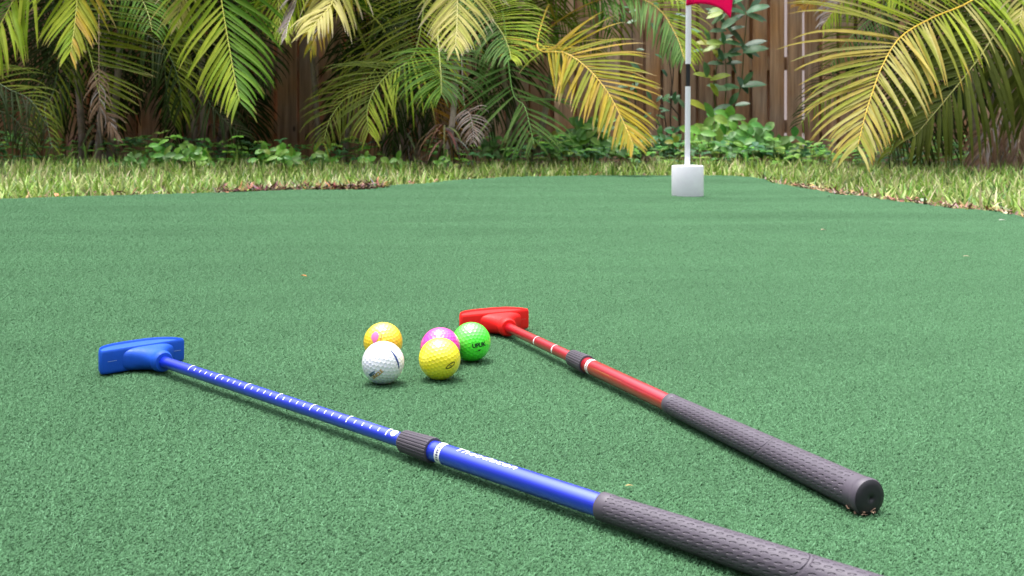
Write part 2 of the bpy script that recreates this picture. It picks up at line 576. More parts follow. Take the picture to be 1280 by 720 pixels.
ta.data.foreach_set('vector', tarr.ravel())
ng = bpy.data.node_groups.new('turf_pile', 'GeometryNodeTree')
ng.interface.new_socket('Geometry', in_out='INPUT', socket_type='NodeSocketGeometry')
ng.interface.new_socket('Geometry', in_out='OUTPUT', socket_type='NodeSocketGeometry')
gi = ng.nodes.new('NodeGroupInput'); go = ng.nodes.new('NodeGroupOutput')
jn = ng.nodes.new('GeometryNodeJoinGeometry')
ng.links.new(gi.outputs[0], jn.inputs[0])
nr = ng.nodes.new('GeometryNodeInputNamedAttribute'); nr.data_type = 'FLOAT_VECTOR'; nr.inputs['Name'].default_value = 'pile_tilt'
na = ng.nodes.new('GeometryNodeInputNamedAttribute'); na.data_type = 'INT'; na.inputs['Name'].default_value = 'pile_kind'
for ci, key in enumerate(sorted(cells)):
    src = bpy.data.objects.new('pile_source', patch_meshes[key[0]][key[1]])
    oi = ng.nodes.new('GeometryNodeObjectInfo'); oi.inputs['Object'].default_value = src
    cmpn = ng.nodes.new('FunctionNodeCompare'); cmpn.data_type = 'INT'; cmpn.operation = 'EQUAL'
    ng.links.new(na.outputs['Attribute'], cmpn.inputs[2]); cmpn.inputs[3].default_value = ci + 1
    ip = ng.nodes.new('GeometryNodeInstanceOnPoints')
    ng.links.new(gi.outputs[0], ip.inputs['Points']); ng.links.new(oi.outputs['Geometry'], ip.inputs['Instance'])
    ng.links.new(cmpn.outputs[0], ip.inputs['Selection']); ng.links.new(nr.outputs['Attribute'], ip.inputs['Rotation'])
    ng.links.new(ip.outputs[0], jn.inputs[0])
ng.links.new(jn.outputs[0], go.inputs[0])
md = turf.modifiers.new('pile', 'NODES'); md.node_group = ng

# ------------------------------------------------------------------ lawn grass
rs = random.Random(21)
gm = MB()
GP = [(0.25, 0.42, 0.06), (0.34, 0.5, 0.1), (0.16, 0.33, 0.045), (0.5, 0.57, 0.2), (0.6, 0.54, 0.3), (0.08, 0.17, 0.03)]
GW = [5, 4.5, 4, 2.5, 1.3, 2.4]


def blade(mb, p, ln, wd, az, lean, bend, col, tip, segs=3):
    d_el = math.pi / 2 - lean
    prev = None
    side = Vector((-math.sin(az), math.cos(az), 0))
    for s in range(segs + 1):
        f = s / segs
        w = wd * (1 - f ** 2.2) * 0.5 + 0.0003
        c = tuple(col[i] * (1 - f * f) + tip[i] * f * f for i in range(3))
        ids = (mb.vert(p - side * w, c), mb.vert(p + side * w, c))
        if prev: mb.face((prev[0], prev[1], ids[1], ids[0]))
        prev = ids
        p = p + Vector((math.cos(az) * math.cos(d_el), math.sin(az) * math.cos(d_el), math.sin(d_el))) * ln / segs
        d_el -= bend / segs


def edge_y(x):
    """far rim of the turf at this x (front part of the outline only)"""
    return np.interp(x, outline[:, 0], outline[:, 1])


def grass_noise(x, y):
    return 0.5 + 0.25 * math.sin(2.1 * x + 1.3 * math.sin(1.7 * y + .4)) + 0.25 * math.sin(3.7 * x - 2.9 * y + 1.1)


okx = outline[:240]
cand = np.random.RandomState(3)
NB = 60000
gx = cand.uniform(-4.1, 4.1, NB); gy = cand.uniform(1.2, 6.9, NB)
keep = ~inside(gx, gy) & (np.abs(gx) < 0.5 * gy + 0.75)
gx, gy = gx[keep], gy[keep]
back_ = 5.95 + .12 * np.sin(3.1 * gx) + .08 * np.sin(7.3 * gx + 1)
# distance to rim
dist = np.full(len(gx), 9.0)
for q in outline[::1]:
    dist = np.minimum(dist, np.hypot(gx - q[0], gy - q[1]))
for x, y, d, bk in zip(gx, gy, dist, back_):
    pxl = 640 + F * x / y
    bare = 0.0
    if 255 < pxl < 490: bare = 0.10 * (0.6 + 0.5 * math.sin(pxl * .09) + .3 * math.sin(pxl * .031))
    elif pxl > 990: bare = 0.05 * (0.7 + 0.5 * math.sin(pxl * .05))
    if d < bare * rs.uniform(.5, 1.1): continue
    if y > bk and rs.random() < .55 + (y - bk) / .7: continue
    n_ = grass_noise(x, y)
    col = rs.choices(GP, GW)[0]
    k = rs.uniform(.7, 1.15) * (0.8 + .3 * n_)
    col = tuple(c * k for c in col)
    tip = col if rs.random() < .7 else (0.5, 0.44, 0.24)
    ln = rs.uniform(.05, .1) * (0.85 + .3 * n_)
    if d < .05: ln *= .75
    blade(gm, Vector((x, y, -0.028)), ln, rs.uniform(.005, .0095), rs.uniform(0, math.tau), rs.uniform(.05, .95), rs.uniform(.1, 1.3), col, tip)
tag(gm.build('grass', M['grass']), 'coarse yellow-green lawn grass between the green turf and the fence', 'grass', kind='stuff')

# dry thatch and leaf litter along the rim of the turf
lm = MB()
LP = [(0.2, 0.12, 0.07), (0.34, 0.22, 0.14), (0.12, 0.065, 0.04), (0.44, 0.32, 0.21), (0.26, 0.14, 0.08)]
for i in range(len(outline) - 1):
    p, q = outline[i], outline[i + 1]
    if not (1.3 < p[1] < 4.95): continue
    pxl = 640 + F * p[0] / p[1]
    if 262 < pxl < 485: dens = 85
    elif 985 < pxl < 1500: dens = 20
    elif 60 < pxl < 190: dens = 8
    elif 905 < pxl <= 985: dens = 6
    else: dens = 3
    tdir = q - p; nrm = np.array([-tdir[1], tdir[0]]); nrm /= (np.linalg.norm(nrm) + 1e-9)
    for k in range(dens):
        t = rs.random()
        off = rs.uniform(-.004, .08 if dens < 40 else .13) * rs.random() ** .5
        b = p + tdir * t + nrm * off
        col = tuple(c * (rs.uniform(.3, 1.1) if dens > 80 else rs.uniform(.6, 1.25)) for c in rs.choice(LP))
        if rs.random() < .8:
            blade(lm, Vector((b[0], b[1], rs.uniform(-.02, .014 if dens > 40 else .004))), rs.uniform(.02, .055), rs.uniform(.003, .008), rs.uniform(0, math.tau), rs.uniform(.9, 1.6), rs.uniform(-.5, .7), col, col, 2)
        else:
            sz = rs.uniform(.004, .011); a = rs.uniform(0, math.tau); z = rs.uniform(-.022, .004)
            pts = []
            for s in range(6):
                aa = a + s / 6 * math.tau
                r_ = sz * (1 if s % 3 else 1.8) * rs.uniform(.7, 1.1)
                pts.append(lm.vert((b[0] + r_ * math.cos(aa), b[1] + r_ * math.sin(aa), z + rs.uniform(0, .012)), col))
            lm.face(pts)
tag(lm.build('leaf_litter', M['litter']), 'brown dry thatch and leaf crumbs along the rim of the turf', 'leaf litter', kind='stuff')

# ------------------------------------------------------------------ golf balls
BR = 0.02135


def geodesic(freq):
    ico = bmesh.new(); bmesh.ops.create_icosphere(ico, subdivisions=1, radius=1.0)
    pts = set()
    ico.faces.ensure_lookup_table()
    for f in ico.faces:
        a, b, c = [v.co for v in f.verts]
        for i in range(freq + 1):
            for j in range(freq + 1 - i):
                k = freq - i - j
                p = (a * i + b * j + c * k).normalized()
                pts.add((round(p.x, 5), round(p.y, 5), round(p.z, 5)))
    ico.free()
    return np.array(sorted(pts))


def ball_mesh():
    bm = bmesh.new(); bmesh.ops.create_icosphere(bm, subdivisions=7, radius=1.0)
    V = np.array([v.co[:] for v in bm.verts])
    V /= np.linalg.norm(V, axis=1)[:, None]
    D = geodesic(6)
    best = np.full(len(V), -1.0)
    for i in range(0, len(V), 8000):
        best[i:i + 8000] = (V[i:i + 8000] @ D.T).max(axis=1)
    ang = np.arccos(np.clip(best, -1, 1))
    ra = 0.092
    dep = np.where(ang < ra, (1 - (ang / ra) ** 2), 0.0)
    dep = np.minimum(dep * 1.3, 1.0) ** 0.9
    Vr = V * (BR - 0.00025 * dep)[:, None]
    me = bpy.data.meshes.new('golf_ball')
    for v, c in zip(bm.verts, Vr): v.co = c
    for f in bm.faces: f.smooth = True
    bm.to_mesh(me); bm.free()
    return me


BALL = ball_mesh()
cam_pos = Vector((0, 0, EYE))


def make_ball(px, py, label, mat, rot):
    y = F * (EYE - 0.0195) / (py - 143)
    c = Vector(((px - 640) / F * y, y, 0.0195))
    me = BALL.copy(); me.materials.clear(); me.materials.append(mat)
    root = empty('golf_ball', (c.x, c.y, c.z - BR))
    tag(root, label, 'golf ball', 'golf balls clustered beside the red putter head')
    sh = link_mesh('ball_shell', me, root)
    sh.location = (0, 0, BR); sh.rotation_euler = rot
    return root, c


def on_ball(name, bm, root, c, dx, dy, ang, mat, step=0.0012, lift=0.00012):
    """wrap a flat bmesh (x right, y up, metres) round the ball at photo offset (dx right, dy up) in ball radii"""
    cut_grid(bm, step)
    V = (cam_pos - c).normalized()
    Rg = Vector((0, 0, 1)).cross(V).normalized(); U = V.cross(Rg)
    n = Rg * dx + U * dy + V * math.sqrt(max(0, 1 - dx * dx - dy * dy))
    t = (Rg - n * Rg.dot(n)).normalized(); b = n.cross(t)
    ca, sa = math.cos(ang), math.sin(ang)
    for v in bm.verts:
        x, y = v.co.x * ca - v.co.y * sa, v.co.x * sa + v.co.y * ca
        ln = math.hypot(x, y)
        if ln < 1e-9: d = n
        else:
            th = ln / BR
            d = n * math.cos(th) + (t * x + b * y) / ln * math.sin(th)
        v.co = d * (BR + lift) + Vector((0, 0, BR))
    return bm_to(name, bm, mat, root)


def ring_bm(rx, ry, th, n=28):
    bm = bmesh.new()
    a = [bm.verts.new((rx * math.cos(k / n * math.tau), ry * math.sin(k / n * math.tau), 0)) for k in range(n)]
    b = [bm.verts.new(((rx - th) * math.cos(k / n * math.tau), (ry - th) * math.sin(k / n * math.tau), 0)) for k in range(n)]
    for k in range(n): bm.faces.new((a[k], a[(k + 1) % n], b[(k + 1) % n], b[k]))
    return bm


def poly_bm(pts):
    bm = bmesh.new(); bm.faces.new([bm.verts.new((x, y, 0)) for x, y in pts]); return bm


bw, cw = make_ball(478.8, 453.2, 'white dimpled golf ball with a blue stripe and small blue and ochre lettering', ball_mat('white_ball', (0.83, 0.83, 0.86)), (0.3, 0.1, 0.4))
by, cyb = make_ball(549.6, 448.4, 'lemon yellow dimpled golf ball with a small black oval mark', ball_mat('yellow_ball', (1.0, 0.85, 0.012)), (0.9, 0.5, 0.1))
bp_, cpk = make_ball(550.4, 434.4, 'magenta pink golf ball half hidden behind the lemon yellow one', ball_mat('pink_ball', (0.95, 0.02, 0.44)), (0.2, 1.1, 0.7))
bg, cgr = make_ball(589.2, 427.2, 'bright neon green golf ball with black lettering in front of the red putter head', ball_mat('green_ball', (0.07, 1.0, 0.03)), (1.4, 0.3, 0.2))
bo, cor = make_ball(478.8, 427.3, 'orange-yellow golf ball with a pink patch behind the white ball', ball_mat('orange_ball', (1.0, 0.65, 0.008)), (0.6, 0.7, 1.3))
# white ball
on_ball('blue_lettering', text_mesh('BEST', 0.0044, bold=0.00022), bw, cw, -0.50, -0.52, R(42), M['slate_print'])
on_ball('ochre_lettering', text_mesh('UNCLE', 0.0048, bold=0.00022), bw, cw, -0.28, -0.56, R(46), M['ochre_print'])
stripe = poly_bm([(-.0115, .0001), (-.007, .0006), (.0, .0011), (.006, .001), (.0115, .0004), (.0115, -.0004), (.006, -.001), (.0, -.0011), (-.007, -.0006), (-.0115, -.0001)])
on_ball('stripe', stripe, bw, cw, 0.60, 0.20, R(-56), M['navy_print'])
# yellow ball
ov = ring_bm(0.0060, 0.0023, 0.00095)
on_ball('oval_mark', ov, by, cyb, 0.52, -0.32, R(22), M['black_print'])
on_ball('lettering', text_mesh('Pro', 0.0017, bold=0.00008), by, cyb, 0.52, -0.32, R(22), M['black_print'])
# green ball
on_ball('lettering', text_mesh('UPUK', 0.0062, bold=0.0003), bg, cgr, 0.40, -0.18, R(5), M['dark_green_print'])
arrow = poly_bm([(-.004, -.0004), (.0004, -.0005), (.0004, -.0010), (.004, .0001), (.0004, .0009), (.0004, .0002)])
on_ball('arrow_mark', arrow, bg, cgr, 0.35, -0.45, R(8), M['black_print'])
# orange ball: an abstract pink patch with a red outline
blob = poly_bm([(-.0045, .004), (-.002, .0068), (.0015, .0064), (.004, .003), (.0035, -.001), (.002, -.004), (.0008, -.0068), (-.0015, -.006), (-.003, -.003), (-.0052, .0)])
on_ball('pink_patch', blob, bo, cor, -0.40, 0.22, R(-8), M['pink_print'])
arc = bmesh.new()
prev = None
for k in range(15):
    a = R(150 - k * 13)
    i1 = arc.verts.new((0.0072 * math.cos(a), 0.0088 * math.sin(a), 0)); i2 = arc.verts.new((0.0067 * math.cos(a), 0.0082 * math.sin(a), 0))
    if prev: arc.faces.new((prev[0], i1, i2, prev[1]))
    prev = (i1, i2)
on_ball('red_outline', arc, bo, cor, -0.40, 0.24, R(-8), M['red_print'])

# ------------------------------------------------------------------ putters
def D_outline(chord, bulge, endr, n=32):
    """plan of a two-way putter head: straight near side, bowed far side; x = along the chord, y = away from the shaft"""
    pts = []
    h = chord / 2
    pts += [(h - 0.0035, 0.0), (h - 0.0012, 0.0009), (h - 0.0002, 0.0028)]
    for k in range(1, n):
        a = -math.cos(math.pi * k / n)
        pts.append((-a * h, max(0.0045, (endr + bulge) * (1 - abs(a) ** 3.2) ** .55)))
    pts += [(-h + 0.0002, 0.0028), (-h + 0.0012, 0.0009), (-h + 0.0035, 0.0)]
    return pts


def make_putter(label, butt_end, start, axis_z0, axis_z1, headmat, shaftmat, collar_s, grip_s, grip_len, majors, minors, textstr, head_turn, rings, head_off):
    """thing at the hosel end on the turf; local +X runs along the shaft to the grip"""
    d = Vector((butt_end[0] - start[0], butt_end[1] - start[1], 0))
    rz = math.atan2(d.y, d.x)
    root = empty('mini_golf_putter', (start[0], start[1], 0), rz)
    tag(root, label, 'putter', 'putters lying on the turf')
    tot = grip_s + grip_len
    slope = math.atan2(axis_z1 - axis_z0, tot)
    AX = Matrix.Translation((0, 0, axis_z0)) @ Matrix.Rotation(-slope, 4, 'Y')

    def place(o): o.matrix_local = AX; return o
    # --- head: bowed block (local -X side) and flared hosel in one moulded piece
    bm = bmesh.new()
    ol = D_outline(0.095, 0.027, 0.0075)
    HZ = 0.0245
    neck = 0.034
    rt = Matrix.Rotation(head_turn, 3, 'Z')
    lvl = [(0.0, 0.93), (0.0012, 0.985), (0.003, 1.0), (HZ - 0.003, 1.0), (HZ - 0.0011, 0.985), (HZ, 0.95), (HZ - 0.0006, 0.925), (HZ - 0.0022, 0.90), (HZ - 0.0023, 0.86)]
    rings_ = []
    cyc = 0.014
    for z, s in lvl:
        ring = []
        for (x, y) in ol:
            xx, yy = x * (s if s >= .98 else 1 - (1 - s) * 0.45), cyc + (y - cyc) * (1 - (1 - s) * 1.3)
            p = rt @ Vector((-yy, xx + head_off, 0))
            ring.append(bm.verts.new((p.x - neck, p.y, z + 0.0002)))
        rings_.append(ring)
    n = len(ol)
    for i in range(len(rings_) - 1):
        for k in range(n):
            bm.faces.new((rings_[i][k], rings_[i][(k + 1) % n], rings_[i + 1][(k + 1) % n], rings_[i + 1][k]))
    bm.faces.new(rings_[0][::-1]); bm.faces.new(rings_[-1])
    # flared hosel: superelliptic rings from the block to the shaft
    prof = [(-neck - 0.004, .033, .0122), (-neck + 0.001, .0285, .0121), (-neck + 0.004, .0235, .0119), (-neck + 0.008, .0185, .0115), (-neck + 0.012, .0152, .0111), (-neck + 0.017, .0127, .0107), (-neck + 0.022, .0112, .0103), (-neck + 0.025, .0108, .0103),
            (-neck + 0.0262, .0114, .0112), (-neck + 0.031, .0112, .0112), (-0.001, .0106, .0106), (0.0006, .0095, .0095), (0.0008, .006, .006)]
    prev = None
    for (x, ry, rz_) in prof:
        ring = []
        for k in range(32):
            a = k / 32 * math.tau
            e = 1.0 - 0.42 * max(0.0, min(1.0, (-x - .012) / .022))
            ca_, sa_ = math.cos(a), math.sin(a)
            ring.append(bm.verts.new((x, ry * math.copysign(abs(ca_) ** e, ca_), axis_z0 + .0006 * (1 - e) + rz_ * math.copysign(abs(sa_) ** e, sa_))))
        if prev:
            for k in range(32): bm.faces.new((prev[k], prev[(k + 1) % 32], ring[(k + 1) % 32], ring[k]))
        prev = ring
    bm.faces.new(prev)
    bmesh.ops.recalc_face_normals(bm, faces=bm.faces)
    for f in bm.faces: f.smooth = True
    me = bpy.data.meshes.new('putter_head'); bm.to_mesh(me); bm.free(); me.materials.append(headmat)
    head = link_mesh('putter_head', me, root)
    try:
        me.set_sharp_from_angle(angle=R(38))
    except Exception: pass
    # mould seam on the faces of the head
    seam_m = plain('seam_' + headmat.name, (0.25, 0.35, 0.65) if 'blue' in headmat.name else (0.8, 0.12, 0.1), 0.5)

    def seam(x0, x1):
        sm = MB()
        pr = None
        for k in range(9):
            xx = x0 + (x1 - x0) * k / 8
            p0 = rt @ Vector((0.0004, xx, 0))
            a_ = sm.vert((p0.x - neck, p0.y, 0.0128)); b_ = sm.vert((p0.x - neck, p0.y, 0.0133))
            if pr: sm.face((pr[0], a_, b_, pr[1]))
            pr = (a_, b_)
        sm.build('mould_seam', seam_m, head)
    seam(-.041 + head_off, -.031 + head_off); seam(.031 + head_off, .042 + head_off)
    # --- lower shaft with its measuring marks
    r0, r1 = 0.0058, 0.0078
    lo = MB(); lathe(lo, [(0.0, r0 * .98), (0.001, r0), (collar_s + .004, r0)], 40)
    low = place(lo.build('lower_shaft', shaftmat, root))

    def ringmark(mb, r, s0, s1, a0, a1, nn=14):
        pr = None
        for k in range(nn + 1):
            a = a0 + (a1 - a0) * k / nn
            i1 = mb.vert((s0, -r * math.cos(a), r * math.sin(a))); i2 = mb.vert((s1, -r * math.cos(a), r * math.sin(a)))
            if pr: mb.face((pr[0], i1, i2, pr[1]))
            pr = (i1, i2)
    # angle 0 = side facing the camera (local -Y), 90 deg = top
    for s in majors:
        mk = MB()
        ringmark(mk, r0 + .00015, s - .0006, s + .0006, R(rings[0]), R(rings[1]))
        ringmark(mk, r0 + .00015, s - .0013, s + .0016, R(rings[2]), R(rings[3]), 6)
        mk.build('scale_mark', M['white_print'], low)
    for s in minors:
        mk = MB()
        ringmark(mk, r0 + .00015, s - .0006, s + .0006, R(34), R(64), 4)
        mk.build('scale_mark', M['white_print'], low)
    # --- collar
    co = MB()
    NRIB = 22; prof = [(collar_s - .0185, .0066), (collar_s - .018, .0080), (collar_s - .0165, .0088), (collar_s + .0165, .0099), (collar_s + .018, .0097), (collar_s + .0184, .0079)]
    rr = []
    for s, r in prof:
        ring = []
        for k in range(NRIB * 4):
            a = k / (NRIB * 4) * math.tau
            groove = 0.00045 if (k % 4 == 0 and .0085 < r) else 0.0
            ring.append(co.vert((s, (r - groove) * math.cos(a), (r - groove) * math.sin(a))))
        rr.append(ring)
    for i in range(len(rr) - 1):
        for k in range(NRIB * 4):
            co.face((rr[i][k], rr[i][(k + 1) % (NRIB * 4)], rr[i + 1][(k + 1) % (NRIB * 4)], rr[i + 1][k]))
    place(co.build('lock_collar', M['collar'], root, smooth=False))
    # --- upper shaft
    up = MB(); lathe(up, [(collar_s + .010, r1 * .97), (collar_s + .0115, r1), (grip_s + .004, r1)], 48)
    upo = place(up.build('upper_shaft', shaftmat, root))
    bd = MB()
    ringmark(bd, r1 + .00015, collar_s + .0275, collar_s + .0335, R(-55), R(128), 30)
    band = bd.build('white_band', M['white_print'], upo)
    dg = MB()
    for a0, a1 in ((48, 57), (30, 39), (18, 26), (4, 13), (-9, -3), (-24, -15)):
        ringmark(dg, r1 + .0003, collar_s + .0294, collar_s + .0318, R(a0), R(a1), 4)
    dg.build('band_marks', plain('band_ink_' + shaftmat.name, (0.1, 0.1, 0.22) if 'blue' in shaftmat.name else (0.45, 0.05, 0.07), 0.5), band)
    if textstr:
        tm = text_mesh(textstr, 0.0066, shear=0.25, bold=0.00012)
        cut_grid(tm, 0.0011)
        x0 = min(v.co.x for v in tm.verts); wd = max(v.co.x for v in tm.verts) - x0
        for v in tm.verts:
            s = collar_s + .047 + (v.co.x - x0) / wd * .064
            a = R(80) + v.co.y / r1
            v.co = Vector((s, -(r1 + .0002) * math.cos(a), (r1 + .0002) * math.sin(a)))
        bm_to('lettering', tm, M['white_print'], upo)
    # --- grip and end cap
    gp = MB()
    P = [(0.0, r1 - .0004), (0.0, .0089), (.0006, .0093), (.0085, .0094), (.009, .0091), (.0100, .0091)]
    for k in range(1, 25):
        t = k / 24
        P.append((.0100 + t * (grip_len - .017), .0091 + .0031 * t ** 0.9))
    P += [(grip_len - .0062, .0123), (grip_len - .0055, .0127), (grip_len - .0015, .0129), (grip_len, .0122)]
    lathe(gp, P, 64)
    go_ = gp.build('grip', M['grip'], root)
    go_.matrix_local = AX @ Matrix.Translation((grip_s, 0, 0))
    cp = MB()
    lathe(cp, [(grip_len - .0004, .0122), (grip_len + .0003, .0118), (grip_len + .0012, .0085), (grip_len + .0016, .0045), (grip_len + .0016, .0016), (grip_len + .0004, .0013), (grip_len + .0004, 0)], 48)
    cpo = cp.build('end_cap', M['cap'], go_)
    return root


# blue putter: from the pixel positions of its hosel and its grip, both about 12 mm above the turf
def club_pt(px, py, h=0.0105): return ground(px, py, h)


b0 = club_pt(205, 453.2); b1 = club_pt(752, 632)
db = (b1 - b0); lenb = db.length; ub = db.normalized()
tick_px = [(246.7, 461), (279.8, 472), (317.3, 483.3), (355.5, 496.5), (398, 510), (443, 526), (492, 541)]
s_first = ((Vector(club_pt(*tick_px[0], .013)) - b0).dot(ub)); s_last = ((Vector(club_pt(*tick_px[-1], .013)) - b0).dot(ub))
maj = [s_first + (s_last - s_first) * k / 6 for k in range(7)]
mins = [maj[k] + (maj[k + 1] - maj[k]) * j / 5 for k in range(6) for j in range(1, 5)]
s_col = (Vector(club_pt(523.5, 557)) - b0).dot(ub)
putter_b = make_putter('blue putter with a long row of white ticks, its grip cut off by the frame', (b0 + ub * (lenb + .266))[:2], b0[:2], 0.0112, 0.0098,
                       M['blue_head'], M['blue_shaft'], s_col, lenb, 0.266, maj, mins, 'Theodocon', 0.0, (22, 112, 92, 112), -0.0045)
low = [c for c in putter_b.children if c.name.startswith('lower_shaft')][0]
dm = poly_bm([(.0036 * math.cos(k / 24 * math.tau), .0036 * math.sin(k / 24 * math.tau)) for k in range(24)])
cut_grid(dm, .0009)
for v in dm.verts:
    a_ = R(66) + v.co.y / .0058
    v.co = Vector((s_last + .0078 + v.co.x, -.00598 * math.cos(a_), .00598 * math.sin(a_)))
bm_to('round_mark', dm, M['white_print'], low)

r0_ = club_pt(636, 410.5); r1_ = club_pt(837, 504.5); re_ = club_pt(1087, 621)
dr = (re_ - r0_); ur = dr.normalized()
s_g = (r1_ - r0_).dot(ur); s_c = (Vector(club_pt(723, 452)) - r0_).dot(ur)
tks = [(Vector(club_pt(*p, .013)) - r0_).dot(ur) for p in ((664, 425.5), (686.5, 436), (711, 447.5))]
putter_r = make_putter('red putter with a dark ribbed grip and black end cap, lying behind the blue one', re_[:2], r0_[:2], 0.0112, 0.0098,
                       M['red_head'], M['red_shaft'], s_c, s_g, dr.length - s_g, tks, [], '', R(6), (-30, 118, -24, 30), -0.0028)
# dry crumbs stuck under the red putter's end cap
cm = MB()
for k in range(34):
    a = rs.uniform(0, math.tau)
    p = re_ + Vector((rs.gauss(-.003, .0035), rs.gauss(.001, .0018), 0)); p.z = rs.uniform(-.001, .0015)
    blade(cm, p, rs.uniform(.002, .0045), rs.uniform(.0005, .0011), a, rs.uniform(.9, 1.5), rs.uniform(-.4, .6), (.3, .19, .12), (.4, .28, .2), 2)
tag(cm.build('dry_crumbs', M['litter']), 'tiny brown dry crumbs under the end cap of the red putter', 'crumbs', kind='stuff')

# ------------------------------------------------------------------ practice cup and flagstick
CY = 3.70; CX = (859.5 - 640) / F * CY
cz = float(relief(CX, CY)) - 0.002
cup = MB()
pr = [(0.0, .0512), (0.0, .0522), (.001, .0525), (.0985, .0525), (.1005, .0516), (.1008, .0505), (.1000, .0488), (.0970, .0484), (.0965, .0100)]
Rm = 64
rg = []
for z, r in pr:
    rg.append([cup.vert((r * math.cos(k / Rm * math.tau), r * math.sin(k / Rm * math.tau), z)) for k in range(Rm)])
for i in range(len(rg) - 1):
    for k in range(Rm): cup.face((rg[i][k], rg[i][(k + 1) % Rm], rg[i + 1][(k + 1) % Rm], rg[i + 1][k]))
cupo = cup.build('practice_cup', plain('cup_white_plastic', (0.86, 0.84, 0.9), 0.42, 0.4, 0.05, 25))
cupo.location = (CX, CY, cz)
tag(cupo, 'white plastic practice hole cup standing on the far turf under the flagstick', 'golf cup')
try: cupo.data.set_sharp_from_angle(angle=R(40))
except Exception: pass

fl = empty('flagstick', (CX - .001, CY, cz + .0985))
tag(fl, 'white flagstick with a black sleeve and pink-red flag standing in the white cup', 'golf flag')
lean = 0.008
z1 = at(860, 108, CY).z - cz - .0985; z2 = at(860, 80, CY).z - cz - .0985
zt = 0.72
pl = MB(); pl.tube([(0, 0, -.03), (lean * z1, 0, z1)], .0088, n=24); pl.tube([(lean * z2, 0, z2), (lean * zt, 0, zt)], .0092, n=24)
plo = pl.build('pole', M['white_plastic'], fl); plo.data.set_sharp_from_angle(angle=R(40))
sl = MB(); sl.tube([(lean * (z1 - .004), 0, z1 - .004), (lean * (z2 + .004), 0, z2 + .004)], .0072, n=24)
sl.build('black_sleeve', M['black_plastic'], fl).data.set_sharp_from_angle(angle=R(40))
tp = MB(); tp.tube([(lean * zt, 0, zt), (lean * zt, 0, zt + .006), (lean * zt, 0, zt + .012)], [.0105, .0105, .004], n=20)
tp.build('pole_cap', M['white_plastic'], fl)
fm = MB()
zb = at(860, 7.5, CY).z - cz - .0985
fw, fh = 0.188, 0.13
FA, FB = 24, 14
for i in range(FA + 1):
    u = i / FA
    for j in range(FB + 1):
        v = j / FB
        x = -.0098 + u * fw * (0.76 + .1 * v)
        z = zb + v * fh * (1 - .05 * u) + .012 * math.sin(u * 2.6) * (1 - .6 * v) - .050 * u ** 2.6 * (1 - .35 * v)
        y = -.0098 + .020 * math.sin(u * 6.0 + .9 * v) * u - .016 * u
        fm.vert((x + lean * zb, y, z))
for i in range(FA):
    for j in range(FB):
        a = i * (FB + 1) + j
        fm.face((a, a + FB + 1, a + FB + 2, a + 1))
fmat = plain('pink_red_flag_cloth', (0.9, 0.01, 0.2), 0.6, 0.3, 0.05, 40, 0.3, 900)
nt = fmat.node_tree
tr = N(nt, 'ShaderNodeBsdfTranslucent'); tr.inputs['Color'].default_value = (1.0, .03, .3, 1)
ms = N(nt, 'ShaderNodeMixShader'); ms.inputs[0].default_value = .65
L(nt, nt.nodes['Principled BSDF'].outputs[0], ms.inputs[1]); L(nt, tr.outputs[0], ms.inputs[2]); L(nt, ms.outputs[0], nt.nodes['Material Output'].inputs['Surface'])
fo = fm.build('flag', fmat, fl)
so = fo.modifiers.new('cloth_thickness', 'SOLIDIFY'); so.thickness = .0008

# ------------------------------------------------------------------ fence
FY = 7.2
fr = empty('wooden_fence', (0, FY, -0.03))
tag(fr, 'weathered brown shadowbox board fence behind the palms', 'fence')
rs = random.Random(77)
pk = MB()


def picket(mb, x0, x1, y, z1):
    th = .016
    dz = rs.uniform(-.01, .01); tl = rs.uniform(-.004, .004)
    b = len(mb.v)
    for z, t in ((-0.01, 0), (z1 + dz, tl)):
        for (x, yy) in ((x0 + .002, y), (x0, y + .003), (x0, y + th), (x1, y + th), (x1, y + .003), (x1 - .002, y)):
            mb.vert((x + t, yy, z))
    for k in range(6):
        mb.face((b + k, b + 6 + k, b + 6 + (k + 1) % 6, b + (k + 1) % 6))
    mb.face([b + k for k in range(6)]); mb.face([b + 11 - k for k in range(6)])


def wx(px): return (px - 640) / F * FY


x = wx(-500)
while x < wx(1800):
    pxl = 640 + x / FY * F
    w_ = rs.uniform(.088, .096) if 800 < pxl < 1100 else rs.uniform(.12, .136)
    gap = rs.uniform(.012, .030)
    if 940 < pxl < 1040: gap = .02
    picket(pk, x, x + w_, rs.uniform(-.002, .002), 1.8)
    if not (962 < pxl < 1006):
        picket(pk, x + w_ + gap / 2 - .05, x + w_ + gap / 2 + .05, .056 + rs.uniform(-.002, .002), 1.8)
    x += w_ + gap
pk.build('picket_panel', M['fence'], fr, smooth=False)
for z in (.18, .585, 1.45):
    rl = MB(); rl.box(wx(-500), wx(1800), .0185, .0535, z, z + .085)
    rl.build('rail', M['fence'], fr, smooth=False)
for pxl in (-180, 300, 780, 1180, 1600):
    po = MB(); po.box(wx(pxl) - .045, wx(pxl) + .045, .075, .165, 0, 1.84)
    po.build('post', M['fence'], fr, smooth=False)
wl = MB(); wl.box(-5.5, 6.0, 10.4, 10.6, -.03, 2.6)  # pale wall added so the open board gaps come out bright
tag(wl.build('gap_backing_wall', M['plaster'], smooth=False), 'pale wall added behind the fence to brighten the open gaps between its boards', 'wall')

